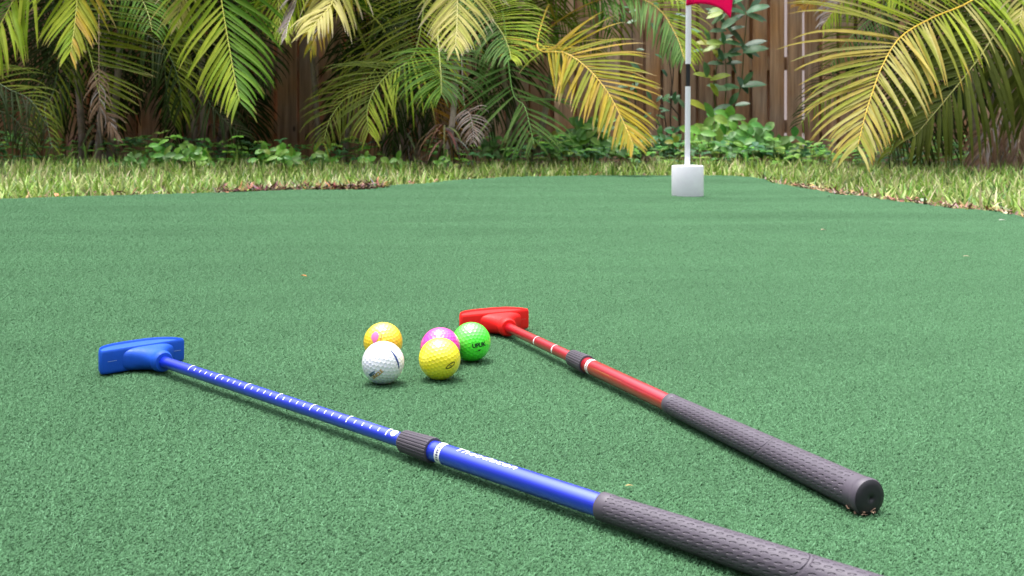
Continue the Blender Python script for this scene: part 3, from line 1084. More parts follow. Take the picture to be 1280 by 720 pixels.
# ------------------------------------------------------------------ palms
PAL = {
    'green': [(.13, .3, .02), (.18, .36, .03), (.1, .24, .02)],
    'lime': [(.34, .46, .03), (.42, .52, .045), (.26, .4, .025)],
    'yellow': [(.55, .42, .03), (.46, .42, .04), (.34, .38, .03), (.6, .42, .07)],
    'pale': [(.68, .64, .2), (.74, .68, .26), (.56, .58, .13)],
    'olive': [(.17, .23, .02), (.23, .28, .025), (.13, .19, .015)],
    'gold': [(.5, .5, .12), (.58, .55, .19), (.4, .44, .07), (.6, .5, .12)],
    'bluish': [(.13, .28, .06), (.18, .33, .08), (.11, .24, .05)],
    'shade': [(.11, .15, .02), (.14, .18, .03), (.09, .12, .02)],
    'dark': [(.03, .06, .01), (.045, .08, .014), (.04, .05, .014)],  # leaf green darkened to stand in for shade deep among the palms
    'dead': [(.36, .24, .17), (.27, .17, .11), (.42, .29, .22)],
    'grey': [(.48, .4, .4), (.58, .5, .5), (.34, .26, .23)],
    'orange': [(.5, .26, .03), (.42, .22, .03), (.32, .2, .04)],
}
TIP = {'green': (.3, .28, .06), 'lime': (.45, .36, .12), 'yellow': (.5, .36, .2), 'pale': (.6, .5, .4), 'olive': (.3, .25, .1), 'bluish': (.15, .22, .06),
       'gold': (.5, .3, .06), 'dark': (.07, .06, .02), 'shade': (.2, .17, .06), 'dead': (.4, .32, .28), 'grey': (.5, .45, .45), 'orange': (.4, .3, .25)}


def frond(parent, pts, n=34, leaf0=.2, ln=.34, wd=.016, pal='green', a0=62, a1=26, lift=18, droop=.9, seed=0, sides=(1, 1), facing=(0, -.75, .65), ragged=.06, rach=None,
          left_pal=None, right_pal=None, grow=.45, tipk=.5, thick=.006, curl=0.0, root_pal=None, dens=(1, 1), side_ln=(1, 1)):
    rs = random.Random(seed)
    C = catmull([tuple(p) for p in pts], 70)
    C = [Vector(p) for p in C]
    rachis_col = rach or {'green': (.3, .33, .05), 'lime': (.42, .4, .06), 'yellow': (.6, .4, .04), 'gold': (.62, .42, .03), 'pale': (.5, .46, .15)}.get(pal, tuple(c * 1.3 for c in PAL[pal][0]))
    mb = MB()
    for si, sgn in enumerate((-1, 1)):
        if not sides[si]: continue
        pp = (left_pal if si == 0 else right_pal) or pal
        for k in range(n):
            tt = (k + .5 * si + rs.uniform(-.2, .2)) / n
            if tt < 0 or tt >= 1 or rs.random() < ragged or rs.random() > dens[si]: continue
            t = leaf0 + (1 - leaf0) * tt
            fi = t * (len(C) - 1); i = min(int(fi), len(C) - 2)
            p = C[i].lerp(C[i + 1], fi - i)
            T = (C[min(i + 2, len(C) - 1)] - C[max(i - 1, 0)]).normalized()
            Nn = Vector(facing); Nn = (Nn - T * Nn.dot(T))
            if Nn.length < .05: Nn = Vector((0, -1, 0)) - T * T.dot(Vector((0, -1, 0)))
            Nn.normalize()
            S = T.cross(Nn).normalized() * sgn * -1
            a = R(a0 + (a1 - a0) * tt + rs.uniform(-5, 5)); v = R(lift * (1 - .5 * tt) + rs.uniform(-7, 7))
            d = T * math.cos(a) + (S * math.cos(v) + Nn * math.sin(v)) * math.sin(a)
            prof = grow + (1 - grow) * math.sin(math.pi * min(1, tt * .85 + .22))
            if tt > .8: prof *= 1 - (tt - .8) * 1.6
            l_ = ln * prof * side_ln[si] * rs.uniform(.88, 1.08)
            w_ = wd * (.75 + .25 * prof) * rs.uniform(.85, 1.12)
            pq = root_pal if root_pal and rs.random() > (tt - .12) * 2.6 else pp
            base = rs.choice(PAL[pq]); kk = rs.uniform(.85, 1.15)
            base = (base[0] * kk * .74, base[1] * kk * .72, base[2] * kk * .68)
            tip = TIP[pp] if rs.random() < tipk else base
            tip0 = rs.uniform(.72, .95)
            segs = 8
            Wn = Nn.copy()
            prev = None
            dr_ = droop * rs.uniform(.7, 1.3)
            dead = rs.random() < curl
            if dead: base = tuple(c * .75 for c in rs.choice(PAL['grey'])); tip = base; dr_ *= 2.2; w_ *= .55
            for s in range(segs + 1):
                f = s / segs
                w = w_ * (min(1, .35 + f * 3.2) if f < .25 else (1 - ((f - .25) / .75) ** 2.0) ** .8 if f < 1 else 0) * .5 + .0004
                wv = d.cross(Wn)
                if wv.length < .02: wv = S.copy()
                wv.normalize(); nn = wv.cross(d).normalized()
                b = max(0, min(1, (f - tip0) / max(.05, 1 - tip0)))
                cc = tuple(base[q] * (1 - b) + tip[q] * b for q in range(3))
                fold = w * .32
                ids = (mb.vert(p - wv * w + nn * fold, cc), mb.vert(p, tuple(c * .93 for c in cc)), mb.vert(p + wv * w + nn * fold, cc))
                if prev:
                    mb.face((prev[0], prev[1], ids[1], ids[0])); mb.face((prev[1], prev[2], ids[2], ids[1]))
                prev = ids
                p = p + d * (l_ / segs)
                d = (d + Vector((0, 0, -1)) * dr_ * (.12 + 2.1 * f * f) / segs).normalized()
                if dead: d = (d + S * rs.uniform(-.25, .1)).normalized()
    fo = mb.build('frond', M['leaf'], parent)
    rb = MB()
    rb.tube(C[::2] + [C[-1]], [thick * (1 - .78 * i / 35) for i in range(len(C[::2]) + 1)], rachis_col, 6)
    rb.build('rachis', M['rachis'], fo)
    return fo


def stem(parent, base, top, r=.018, green=.5, seed=0, bark=(.26, .2, .18)):
    rs = random.Random(seed)
    mb = MB()
    n = 26
    pts, rad, cols = [], [], []
    for i in range(n + 1):
        t = i / n
        p = Vector(base).lerp(Vector(top), t) + Vector((math.sin(t * 3) * .02, math.sin(t * 2.2) * .015, 0))
        pts.append(p)
        ring = 1.12 if i % 4 == 0 else 1.0
        rad.append(r * (1.25 - .3 * t if t < .15 else 1.05 - .2 * t) * ring)
        g_ = min(1, max(0, (t - .35) / .4)) * green
        c = Vector(bark).lerp(Vector((.16, .24, .06)), g_)
        if i % 4 == 0: c = c * .6
        cols.append(tuple(c))
    mb.tube(pts, rad, n=10, cols=cols)
    return mb.build('stem', M['rachis'], parent)


def fibre_skirt(parent, base, h, n, seed, pal='dead', spread=.09):
    """dry leaf bases hanging round the foot of a clump"""
    rs = random.Random(seed)
    mb = MB()
    for k in range(n):
        a = rs.uniform(0, math.tau)
        p = Vector(base) + Vector((math.cos(a) * rs.uniform(.01, spread * .5), math.sin(a) * rs.uniform(.01, spread * .5), rs.uniform(h * .4, h)))
        c = tuple(x * rs.uniform(.25, .7) for x in rs.choice(PAL[pal]))
        blade(mb, p, rs.uniform(h * .5, h * 1.1), rs.uniform(.006, .02), a, rs.uniform(1.2, 2.4), rs.uniform(.6, 1.6), c, c, 4)
    return mb.build('dry_skirt', M['litter'], parent)


palms = {}


def palm(key, px, y, label, stems=3, hs=(.8, 1.3), seed=0, skirt=True, lean_=.12):
    rs = random.Random(seed)
    b = ground(px, 200); x0 = (px - 640) / F * y
    root = empty('areca_palm', (x0, y, -.03))
    tag(root, label, 'palm', 'areca palms along the fence')
    tops = []
    for k in range(stems):
        a = k / stems * math.tau + rs.uniform(-.4, .4)
        bb = Vector((math.cos(a) * .07, math.sin(a) * .06, 0)) if stems > 1 else Vector((0, 0, 0))
        hh = rs.uniform(*hs)
        tt = bb + Vector((math.cos(a) * lean_ * rs.uniform(.5, 1.5), math.sin(a) * lean_ * rs.uniform(.3, 1), hh))
        stem(root, bb, tt, rs.uniform(.015, .02), seed=seed * 31 + k, bark=(.5, .4, .4) if key == 'f' else (.3, .23, .2))
        tops.append(tt)
    if skirt: fibre_skirt(root, (0, 0, 0), .26, 46, seed + 5)
    palms[key] = dict(root=root, tops=tops, loc=Vector((x0, y, -.03)))
    return palms[key]


def vis_frond(key, pix, depth, top=0, apex=.28, **kw):
    """a frond whose hanging end follows points of the photo at real distances; its foot is carried back to the top of a stem"""
    P = palms[key]
    S = P['tops'][top % len(P['tops'])] + P['loc']
    n = len(pix)
    dep = depth if hasattr(depth, '__len__') else [depth] * n
    if len(dep) == 2 and n > 2: dep = [dep[0] + (dep[1] - dep[0]) * i / (n - 1) for i in range(n)]
    vis = [at(p[0], p[1], d) for p, d in zip(pix, dep)]
    A = S.lerp(vis[0], .5); A.z = max(S.z, vis[0].z) + apex * .6
    A0 = S.lerp(A, .45); A0.z = S.z + (A.z - S.z) * .75
    pts = [S, A0, A] + vis
    pts = [p - P['loc'] for p in pts]
    kw['ln'] = kw['ln'] * 1.25
    kw['droop'] = kw.get('droop', .9) * 1.55
    kw['a0'] = kw.get('a0', 62) + 9
    kw['n'] = int(kw.get('n', 34) * 1.38)
    kw['wd'] = kw['wd'] * .86
    return frond(P['root'], pts, **kw)


palm('a', -60, 6.1, 'areca palm at the far left with a wide green-yellow frond hanging beside the dark thicket', 4, (.9, 1.3), 1)
palm('b', 120, 6.3, 'areca palm with a lime frond above an olive frond that ends in withered curls', 4, (.9, 1.3), 2)
palm('c', 262, 6.5, 'areca palm with one large drooping glossy green frond left of the bare dark boards', 4, (.95, 1.35), 3)
palm('d', 415, 6.6, 'areca palm with bright yellow drooping fronds that have silvery withered tips', 2, (1.1, 1.4), 4, skirt=False)
palm('e', 500, 6.2, 'areca palm with a low olive feather frond over a dark base of dry leaf sheaths', 4, (.6, 1.0), 5)
palm('f', 556, 5.75, 'areca palm on a single pinkish grey stem with arching green and cream fronds', 1, (.72, .74), 6, lean_=.06)
palm('g', 650, 6.3, 'areca palm with a golden yellow frond reaching toward the flagstick', 3, (.75, 1.1), 7)
palm('h', 1235, 5.7, 'areca palm at the right with a big golden arching frond over the lawn edge', 5, (.7, 1.15), 8)
palm('i', 1130, 6.6, 'areca palm with orange-brown and lime leaf tips beside the open-gapped boards', 3, (1.0, 1.3), 9, skirt=False)

V = vis_frond
# far left
V('a', [(48, -60), (18, -2), (0, 32), (-26, 88)], (5.2, 4.9), 0, pal='lime', left_pal='green', right_pal='lime', ln=.40, wd=.019, n=34, seed=1, droop=1.0, a0=58, leaf0=.35)
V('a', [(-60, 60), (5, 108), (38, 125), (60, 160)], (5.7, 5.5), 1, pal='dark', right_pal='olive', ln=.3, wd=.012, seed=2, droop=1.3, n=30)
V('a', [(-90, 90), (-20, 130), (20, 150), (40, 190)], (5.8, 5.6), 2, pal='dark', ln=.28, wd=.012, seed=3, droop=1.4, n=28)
# palm b
V('b', [(101, -60), (97, -8), (93, 34), (88, 66)], (5.1, 4.8), 0, pal='lime', right_pal='yellow', ln=.30, wd=.017, n=34, seed=4, a0=52, a1=20, tipk=.85, droop=.55, leaf0=.4)
V('b', [(96, 5), (110, 60), (117, 88), (124, 118), (134, 150)], (5.5, 5.2), 1, pal='olive', right_pal='olive', left_pal='grey', dens=(0, 1), ln=.33, wd=.015, n=26, seed=5, a0=78, a1=30, droop=.18, tipk=.9, ragged=.1, leaf0=.5, lift=5)
V('b', [(124, 118), (132, 140), (141, 160), (150, 176)], (5.2, 5.1), 1, apex=.5, pal='dead', ln=.10, wd=.010, n=14, seed=6, a0=34, a1=14, droop=1.6, leaf0=.8, thick=.003, curl=.3)
V('b', [(150, -40), (175, -5), (186, 20), (190, 40)], (5.8, 5.5), 2, pal='green', ln=.34, wd=.013, seed=7, droop=1.5, n=26, a0=50)
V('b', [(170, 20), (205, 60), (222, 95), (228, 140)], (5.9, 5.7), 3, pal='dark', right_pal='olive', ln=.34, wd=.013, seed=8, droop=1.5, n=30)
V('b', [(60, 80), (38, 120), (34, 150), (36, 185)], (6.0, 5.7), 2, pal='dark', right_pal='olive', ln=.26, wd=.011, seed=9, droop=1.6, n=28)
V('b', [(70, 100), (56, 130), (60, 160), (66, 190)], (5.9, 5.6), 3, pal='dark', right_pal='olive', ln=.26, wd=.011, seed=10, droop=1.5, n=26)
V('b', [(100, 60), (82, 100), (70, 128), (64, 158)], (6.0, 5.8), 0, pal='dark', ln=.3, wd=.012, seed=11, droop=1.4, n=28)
# palm c
V('c', [(268, -70), (276, -5), (285, 50), (293, 95), (300, 128)], (5.2, 4.75), 0, pal='lime', left_pal='lime', right_pal='green', ln=.37, wd=.0185, n=36, seed=12, a0=60, a1=22, droop=.75, leaf0=.36, tipk=.35, rach=(.4, .42, .05))
V('c', [(352, -60), (348, -8), (350, 28), (354, 48)], (5.3, 5.0), 1, pal='lime', ln=.24, wd=.014, n=28, seed=13, a0=48, a1=18, droop=.6, leaf0=.45)
V('c', [(240, 30), (250, 90), (262, 130), (300, 168)], (6.2, 5.9), 2, pal='dark', ln=.32, wd=.013, n=32, seed=14, droop=1.2)
V('c', [(215, 10), (206, 60), (208, 110), (214, 150)], (6.1, 5.9), 3, pal='dark', right_pal='olive', ln=.3, wd=.013, n=30, seed=15, droop=1.5)
V('c', [(310, 10), (330, 60), (335, 90), (330, 110)], (6.3, 6.1), 2, pal='dark', ln=.26, wd=.012, n=26, seed=16, droop=1.2)
V('c', [(232, -30), (226, 0), (222, 20), (222, 34)], (5.2, 5.1), 1, pal='pale', ln=.16, wd=.012, n=16, seed=17, a0=40, droop=.6, leaf0=.7)
# palm d (yellow)
V('d', [(428, -60), (419, -6), (404, 18), (382, 42)], (5.2, 4.8), 0, pal='yellow', right_pal='pale', left_pal='pale', ln=.30, wd=.0155, n=32, seed=18, a0=55, a1=18, droop=1.1, leaf0=.42, tipk=.6, rach=(.55, .5, .1))
V('d', [(440, -50), (412, 4), (398, 36), (388, 66)], (5.6, 5.3), 1, pal='yellow', ln=.2, wd=.012, n=22, seed=19, a0=40, a1=16, droop=1.0, leaf0=.6, curl=.15)
V('d', [(380, -30), (368, 10), (360, 30), (357, 48)], (5.1, 4.9), 0, pal='grey', right_pal='lime', ln=.15, wd=.010, n=24, seed=20, a0=36, a1=14, droop=.7, leaf0=.6)
V('d', [(445, -30), (430, 20), (425, 60), (428, 92)], (6.3, 6.2), 1, pal='dark', ln=.25, wd=.012, n=26, seed=21, droop=1.3)
# palm e
V('e', [(520, 62), (486, 92), (468, 113), (459, 138), (461, 166)], (5.7, 5.25), 0, pal='olive', right_pal='lime', ln=.33, wd=.0125, n=30, seed=22, a0=58, a1=22, droop=.85, leaf0=.3, lift=10)
V('e', [(470, 85), (430, 125), (412, 150), (404, 180)], (6.0, 5.7), 1, pal='olive', ln=.26, wd=.010, n=26, seed=23, a0=55, droop=1.3)
V('e', [(500, 90), (520, 130), (516, 160), (508, 190)], (6.2, 6.1), 2, pal='dark', ln=.16, wd=.012, n=22, seed=24, a0=35, droop=1.8, curl=.3)
V('e', [(500, 40), (470, 70), (450, 85), (440, 105)], (6.3, 6.1), 3, pal='dark', ln=.3, wd=.012, n=30, seed=25, droop=1.3)
V('e', [(520, 100), (540, 140), (545, 165), (560, 190)], (6.2, 6.1), 1, pal='dark', right_pal='orange', ln=.25, wd=.010, n=26, seed=26, droop=1.4)
V('e', [(505, 100), (495, 140), (492, 165), (490, 192)], (6.1, 6.0), 2, pal='dark', ln=.2, wd=.012, n=22, seed=27, droop=1.8)
# palm f
V('f', [(573, -60), (572, -4), (571, 32), (569, 60)], (5.3, 4.95), 0, apex=.4, pal='pale', left_pal='pale', right_pal='pale', ln=.26, wd=.0125, n=40, seed=28, a0=62, a1=20, droop=.7, leaf0=.42, tipk=.75)
V('f', [(548, 40), (549, 66), (551, 92), (552, 118)], (5.6, 5.2), 0, apex=.12, pal='green', left_pal='green', right_pal='bluish', ln=.27, wd=.011, n=30, seed=29, a0=66, a1=20, droop=1.25, leaf0=.52, lift=24)
V('f', [(592, -4), (612, 20), (628, 42), (636, 60), (639, 74)], (5.5, 5.0), 0, apex=.3, pal='green', left_pal='bluish', right_pal='lime', ln=.24, wd=.0105, n=34, seed=30, a0=64, a1=20, droop=1.1, leaf0=.5, lift=24)
V('f', [(580, 128), (587, 142), (591, 160), (592, 178)], (5.6, 5.45), 0, apex=.02, pal='grey', right_pal='grey', ln=.095, wd=.008, n=11, seed=31, a0=64, a1=30, droop=1.6, leaf0=.7, thick=.003)
V('f', [(600, 30), (620, 70), (622, 110), (618, 140)], (6.3, 6.2), 0, pal='dark', left_pal='bluish', ln=.28, wd=.011, n=30, seed=32, droop=1.4)
V('f', [(540, -20), (528, 10), (505, 30), (490, 42)], (6.2, 6.0), 0, pal='dark', ln=.24, wd=.010, n=26, seed=33, droop=1.4)
# palm g
V('g', [(672, 60), (706, 66), (735, 86), (760, 116), (779, 152), (792, 182)], (5.4, 4.75), 0, apex=.1, pal='yellow', left_pal='yellow', right_pal='yellow', ln=.27, wd=.017, n=36, seed=34, a0=56, a1=20, droop=.45, leaf0=.48, tipk=.5, lift=8, facing=(.1, -.8, .55))
V('g', [(660, 62), (690, 32), (740, 3), (790, -4), (824, 12), (846, 46), (856, 76)], (6.1, 5.3), 1, apex=.0, pal='bluish', right_pal='lime', ln=.25, wd=.012, n=38, seed=35, a0=55, a1=22, droop=1.1, leaf0=.5, rach=(.55, .34, .04))
V('g', [(640, 112), (655, 132), (662, 156), (668, 182)], (5.8, 5.5), 2, apex=.08, pal='bluish', ln=.31, wd=.0165, n=13, seed=36, a0=58, a1=22, droop=.75, leaf0=.45, lift=14)
V('g', [(690, 20), (715, 30), (735, 45), (748, 70)], (6.4, 6.2), 0, pal='olive', ln=.22, wd=.010, n=26, seed=37, droop=1.0)
V('g', [(720, -30), (752, -5), (762, 22), (768, 52)], (6.2, 6.0), 1, pal='green', right_pal='olive', ln=.3, wd=.011, n=26, seed=38, droop=1.6)
V('g', [(640, 30), (665, 40), (690, 55), (708, 76)], (6.2, 6.0), 2, pal='bluish', right_pal='green', ln=.22, wd=.010, n=26, seed=39, droop=1.0)
V('g', [(640, 80), (628, 110), (622, 135), (610, 165)], (6.3, 6.1), 2, pal='dark', ln=.24, wd=.011, n=26, seed=40, droop=1.4)
V('g', [(760, -50), (800, -30), (830, -12), (850, 5)], (5.8, 5.5), 1, pal='lime', ln=.22, wd=.012, n=30, seed=41, droop=1.0)
# right palm
V('h', [(1275, -48), (1216, 0), (1166, 22), (1126, 46), (1104, 80), (1091, 114), (1080, 150), (1072, 184)], (5.1, 4.35), 0, apex=.1, pal='gold', left_pal='gold', right_pal='gold', side_ln=(1.22, 1), root_pal='lime', ln=.365, wd=.0185, n=46, seed=42, a0=66, a1=22, droop=.62, leaf0=.34, tipk=.6, lift=20, rach=(.7, .45, .02), facing=(-.1, -.8, .6))
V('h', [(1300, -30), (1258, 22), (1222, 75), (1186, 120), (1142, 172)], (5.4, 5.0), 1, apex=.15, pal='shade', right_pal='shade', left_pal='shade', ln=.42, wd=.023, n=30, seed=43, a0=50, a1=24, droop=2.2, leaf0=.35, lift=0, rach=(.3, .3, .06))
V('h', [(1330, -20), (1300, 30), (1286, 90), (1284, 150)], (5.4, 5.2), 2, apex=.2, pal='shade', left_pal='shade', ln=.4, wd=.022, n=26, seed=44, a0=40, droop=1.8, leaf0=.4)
V('h', [(1250, 130), (1238, 165), (1228, 195), (1220, 222)], (5.5, 5.3), 3, apex=.02, pal='dead', ln=.2, wd=.014, n=24, seed=45, a0=26, a1=10, droop=1.6, leaf0=.55, curl=.25)
V('h', [(1280, 120), (1276, 160), (1272, 190), (1268, 225)], (5.6, 5.4), 4, apex=.02, pal='dead', ln=.22, wd=.014, n=24, seed=46, a0=28, a1=10, droop=1.6, leaf0=.5, curl=.25)
V('h', [(1240, 60), (1180, 110), (1140, 150), (1110, 195)], (5.9, 5.5), 3, apex=.2, pal='olive', right_pal='dark', ln=.26, wd=.012, n=32, seed=47, a0=52, droop=1.2)
V('h', [(1260, -70), (1200, -50), (1150, -30), (1110, 0)], (5.6, 5.2), 4, pal='lime', ln=.34, wd=.016, n=32, seed=48, droop=.8)
V('h', [(1200, 90), (1170, 140), (1160, 170), (1150, 205)], (5.8, 5.6), 2, pal='dark', ln=.28, wd=.014, n=28, seed=49, droop=1.5)
V('h', [(1320, -80), (1290, -30), (1278, 10), (1274, 30)], (5.0, 4.8), 0, pal='pale', ln=.16, wd=.014, n=18, seed=50, a0=30, droop=.8, leaf0=.6)
# palm i
V('i', [(1085, -60), (1052, -25), (1025, -4), (1000, 8)], (6.2, 5.7), 0, pal='orange', left_pal='orange', right_pal='orange', ln=.24, wd=.013, n=34, seed=51, a0=50, a1=16, droop=.6, leaf0=.4, tipk=.5)
V('i', [(1100, -40), (1062, -5), (1042, 14), (1028, 34)], (5.9, 5.6), 1, pal='lime', left_pal='grey', ln=.22, wd=.012, n=32, seed=52, a0=50, a1=18, droop=1.1, leaf0=.4, curl=.15)
V('i', [(1110, 0), (1080, 30), (1055, 56), (1038, 82)], (6.4, 6.1), 2, pal='bluish', left_pal='olive', ln=.24, wd=.011, n=30, seed=53, droop=1.0)
V('i', [(1100, 70), (1060, 100), (1025, 125), (998, 158)], (6.3, 5.9), 2, pal='olive', left_pal='dark', ln=.26, wd=.010, n=30, seed=54, a0=50, droop=1.2)
V('i', [(1000, -80), (930, -42), (890, -24), (862, -6)], (6.4, 6.1), 0, pal='olive', right_pal='lime', ln=.26, wd=.0125, n=30, seed=55, droop=1.7, a0=50)
V('i', [(1160, 30), (1130, 80), (1115, 130), (1100, 170)], (6.4, 6.2), 1, pal='dark', ln=.28, wd=.012, n=30, seed=56, droop=1.3)

rq = random.Random(9)
for key, x0, x1 in (('a', -150, 20), ('b', 30, 200), ('c', 190, 300), ('e', 430, 530), ('f', 540, 640), ('h', 1150, 1330), ('a', -150, 40), ('b', 20, 190), ('h', 1180, 1330), ('b', 60, 230), ('c', 170, 290)):
    for k in range(2):
        xa = rq.uniform(x0, x1); dx = rq.uniform(-50, 50); ya = rq.uniform(10, 80)
        dd = rq.uniform(6.5, 6.9) if key != 'h' else rq.uniform(6.0, 6.6)
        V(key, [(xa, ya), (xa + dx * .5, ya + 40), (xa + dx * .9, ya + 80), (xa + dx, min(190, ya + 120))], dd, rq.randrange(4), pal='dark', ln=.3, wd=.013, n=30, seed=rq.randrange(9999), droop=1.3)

# mostly unseen crowns above, thickened to shade the fence: fronds arching from every clump
for key, P in palms.items():
    rs = random.Random(ord(key))
    cnt = {'a': 16, 'b': 20, 'c': 20, 'd': 10, 'e': 13, 'f': 5, 'g': 3, 'h': 9, 'i': 3}[key]
    for k in range(cnt):
        S = P['tops'][k % len(P['tops'])]
        a = rs.uniform(-.15, math.pi + .15)
        if key in 'gi': a = rs.uniform(0, math.tau)
        ln_ = rs.uniform(.8, 1.25)
        dx, dy = math.cos(a), math.sin(a) * .6
        hgt = rs.uniform(.3, .9)
        p = [S, S + Vector((dx * ln_ * .18, dy * ln_ * .18, hgt * .55)), S + Vector((dx * ln_ * .55, dy * ln_ * .55, hgt * .9)), S + Vector((dx * ln_ * .95, dy * ln_ * .95, hgt * .62)), S + Vector((dx * ln_ * 1.2, dy * ln_ * 1.2, hgt * .2 + .12))]
        if P['loc'].y + p[-1].y > 7.05:
            sc_ = (7.05 - P['loc'].y - S.y) / max(.01, (p[-1].y - S.y))
            p = [Vector((q.x, S.y + (q.y - S.y) * sc_, q.z)) for q in p]
        frond(P['root'], p, n=30, leaf0=.22, ln=.36, wd=.018, pal=rs.choice(['green', 'lime', 'green', 'olive']), seed=900 + k + ord(key) * 17, droop=.9, facing=(0, 0, 1))

# ------------------------------------------------------------------ broad-leaved plants
def leaf(mb, p, d, up, ln, wd, col, fold=.25, bend=.5):
    d = Vector(d).normalized(); s = d.cross(Vector(up))
    if s.length < .01: s = d.cross(Vector((1, 0, 0)))
    s.normalize(); u = s.cross(d)
    prev = None
    p = Vector(p)
    for i in range(6):
        f = i / 5
        w = wd * .5 * math.sin(math.pi * (f * .9 + .07)) ** .8 if i < 5 else .0004
        ids = (mb.vert(p - s * w + u * w * fold, col), mb.vert(p, tuple(c * .9 for c in col)), mb.vert(p + s * w + u * w * fold, col))
        if prev:
            mb.face((prev[0], prev[1], ids[1], ids[0])); mb.face((prev[1], prev[2], ids[2], ids[1]))
        prev = ids
        p = p + d * ln / 5
        d = (d - u * bend / 5).normalized(); u = s.cross(d)


WG = [(.15, .38, .05), (.2, .45, .06), (.28, .52, .08), (.1, .28, .045)]
DG = [(.06, .2, .07), (.08, .25, .08), (.13, .32, .09), (.26, .38, .05)]


def weed(px, y, h, w, n, size, label, group, pal=WG, seed=0, whorl=3, name='leafy_weed', cat='plant'):
    rs = random.Random(seed)
    x0 = (px - 640) / F * y
    root = empty(name, (x0, y, -.03))
    tag(root, label, cat, group)
    st = MB(); lf = MB()
    for k in range(n):
        a = rs.uniform(0, math.tau); rr = w * rs.random() ** .6
        b = Vector((math.cos(a) * rr * .45, math.sin(a) * rr * .3, 0))
        tz = h * rs.uniform(.45, 1.0) * (1 - .35 * (rr / max(w, .001)) ** 2)
        t = Vector((math.cos(a) * rr, math.sin(a) * rr * .6, tz))
        m = b.lerp(t, .5) + Vector((rs.uniform(-.01, .01), rs.uniform(-.01, .01), .01))
        st.tube([b, m, t], [.0025, .002, .0013], (.12, .2, .06), 5)
        q0 = rs.uniform(0, math.tau)
        for q in range(whorl):
            aa = q0 + q / whorl * math.tau
            c = tuple(x * rs.uniform(.8, 1.2) for x in rs.choice(pal))
            leaf(lf, t, (math.cos(aa), -.4 + .3 * math.sin(aa), .75 * math.sin(aa) - .05 + rs.uniform(-.2, .2)), (rs.uniform(-.4, .4), -.75, .6), size * rs.uniform(.6, 1.2), size * rs.uniform(.42, .7), c, bend=rs.uniform(.2, .9))
        if tz > .1:
            for q in range(2):
                aa = rs.uniform(0, math.tau)
                c = tuple(x * rs.uniform(.7, 1.1) for x in rs.choice(pal))
                leaf(lf, m, (math.cos(aa), math.sin(aa) - .3, rs.uniform(-.1, .3)), (0, -.3, 1), size * rs.uniform(.7, 1.), size * .6, c, bend=rs.uniform(.2, .9))
    st.build('stems', M['rachis'], root)
    lf.build('leaves', M['weed'], root)
    return root


GW_ = 'leafy weeds at the back of the lawn'
weed(905, 6.4, .31, .24, 24, .085, 'bushy light green weed at the foot of the fence, right of the flagstick', GW_, seed=1)
weed(950, 6.3, .26, .2, 22, .08, 'rounded clover-like weed right of the light green bushy weed', GW_, [(.14, .38, .09), (.2, .46, .11), (.1, .28, .06)], seed=2)
weed(985, 6.5, .12, .12, 16, .055, 'low weed under the orange tip of the big golden frond', GW_, seed=3)
weed(840, 6.6, .22, .12, 18, .06, 'dim green weed patch just left of the flagstick foot', GW_, DG, seed=4)
weed(742, 6.3, .29, .15, 26, .075, 'dark bushy weed under the golden frond of the middle palm', GW_, [(.12, .34, .05), (.08, .24, .04), (.2, .44, .06)], seed=5)
weed(700, 6.6, .2, .14, 18, .06, 'shaded weed between the middle palms at the fence foot', GW_, DG, seed=6)
weed(236, 5.65, .16, .11, 16, .05, 'leafy weed with rounded leaves below the large green frond', GW_, seed=7, whorl=3)
weed(203, 5.65, .16, .06, 8, .055, 'small weed with heart-shaped leaves left of the rounded-leaf weed', GW_, seed=8)
weed(330, 5.7, .14, .05, 7, .05, 'small three-leaved weed in front of the bare dark boards', GW_, seed=9)
weed(358, 5.65, .13, .07, 9, .055, 'round-leaved weed pair beside the three-leaved weed', GW_, seed=10)
weed(405, 5.75, .12, .06, 8, .05, 'low weed under the left tips of the olive feather frond', GW_, seed=11)
weed(492, 5.7, .09, .03, 3, .05, 'single-leaved weed in front of the dry leaf sheaths', GW_, seed=12)
weed(560, 5.6, .1, .06, 9, .035, 'fine-leaved weed at the foot of the pinkish grey stem', GW_, seed=13)
weed(160, 5.6, .1, .09, 12, .045, 'low weed under the withered frond end', GW_, [(.1, .26, .04), (.16, .34, .06)], seed=14)
weed(618, 6.2, .2, .06, 8, .06, 'weed right of the small grey withered frond', GW_, [(.1, .25, .05), (.14, .3, .07)], seed=15)
weed(1010, 6.3, .12, .1, 12, .05, 'dark weed at the fence foot left of the golden frond end', GW_, DG, seed=16)
weed(790, 6.6, .2, .12, 14, .06, 'dim weed behind the tip of the golden yellow frond', GW_, DG, seed=17)
weed(460, 5.8, .1, .04, 4, .05, 'tiny weed below the olive feather frond', GW_, seed=18)

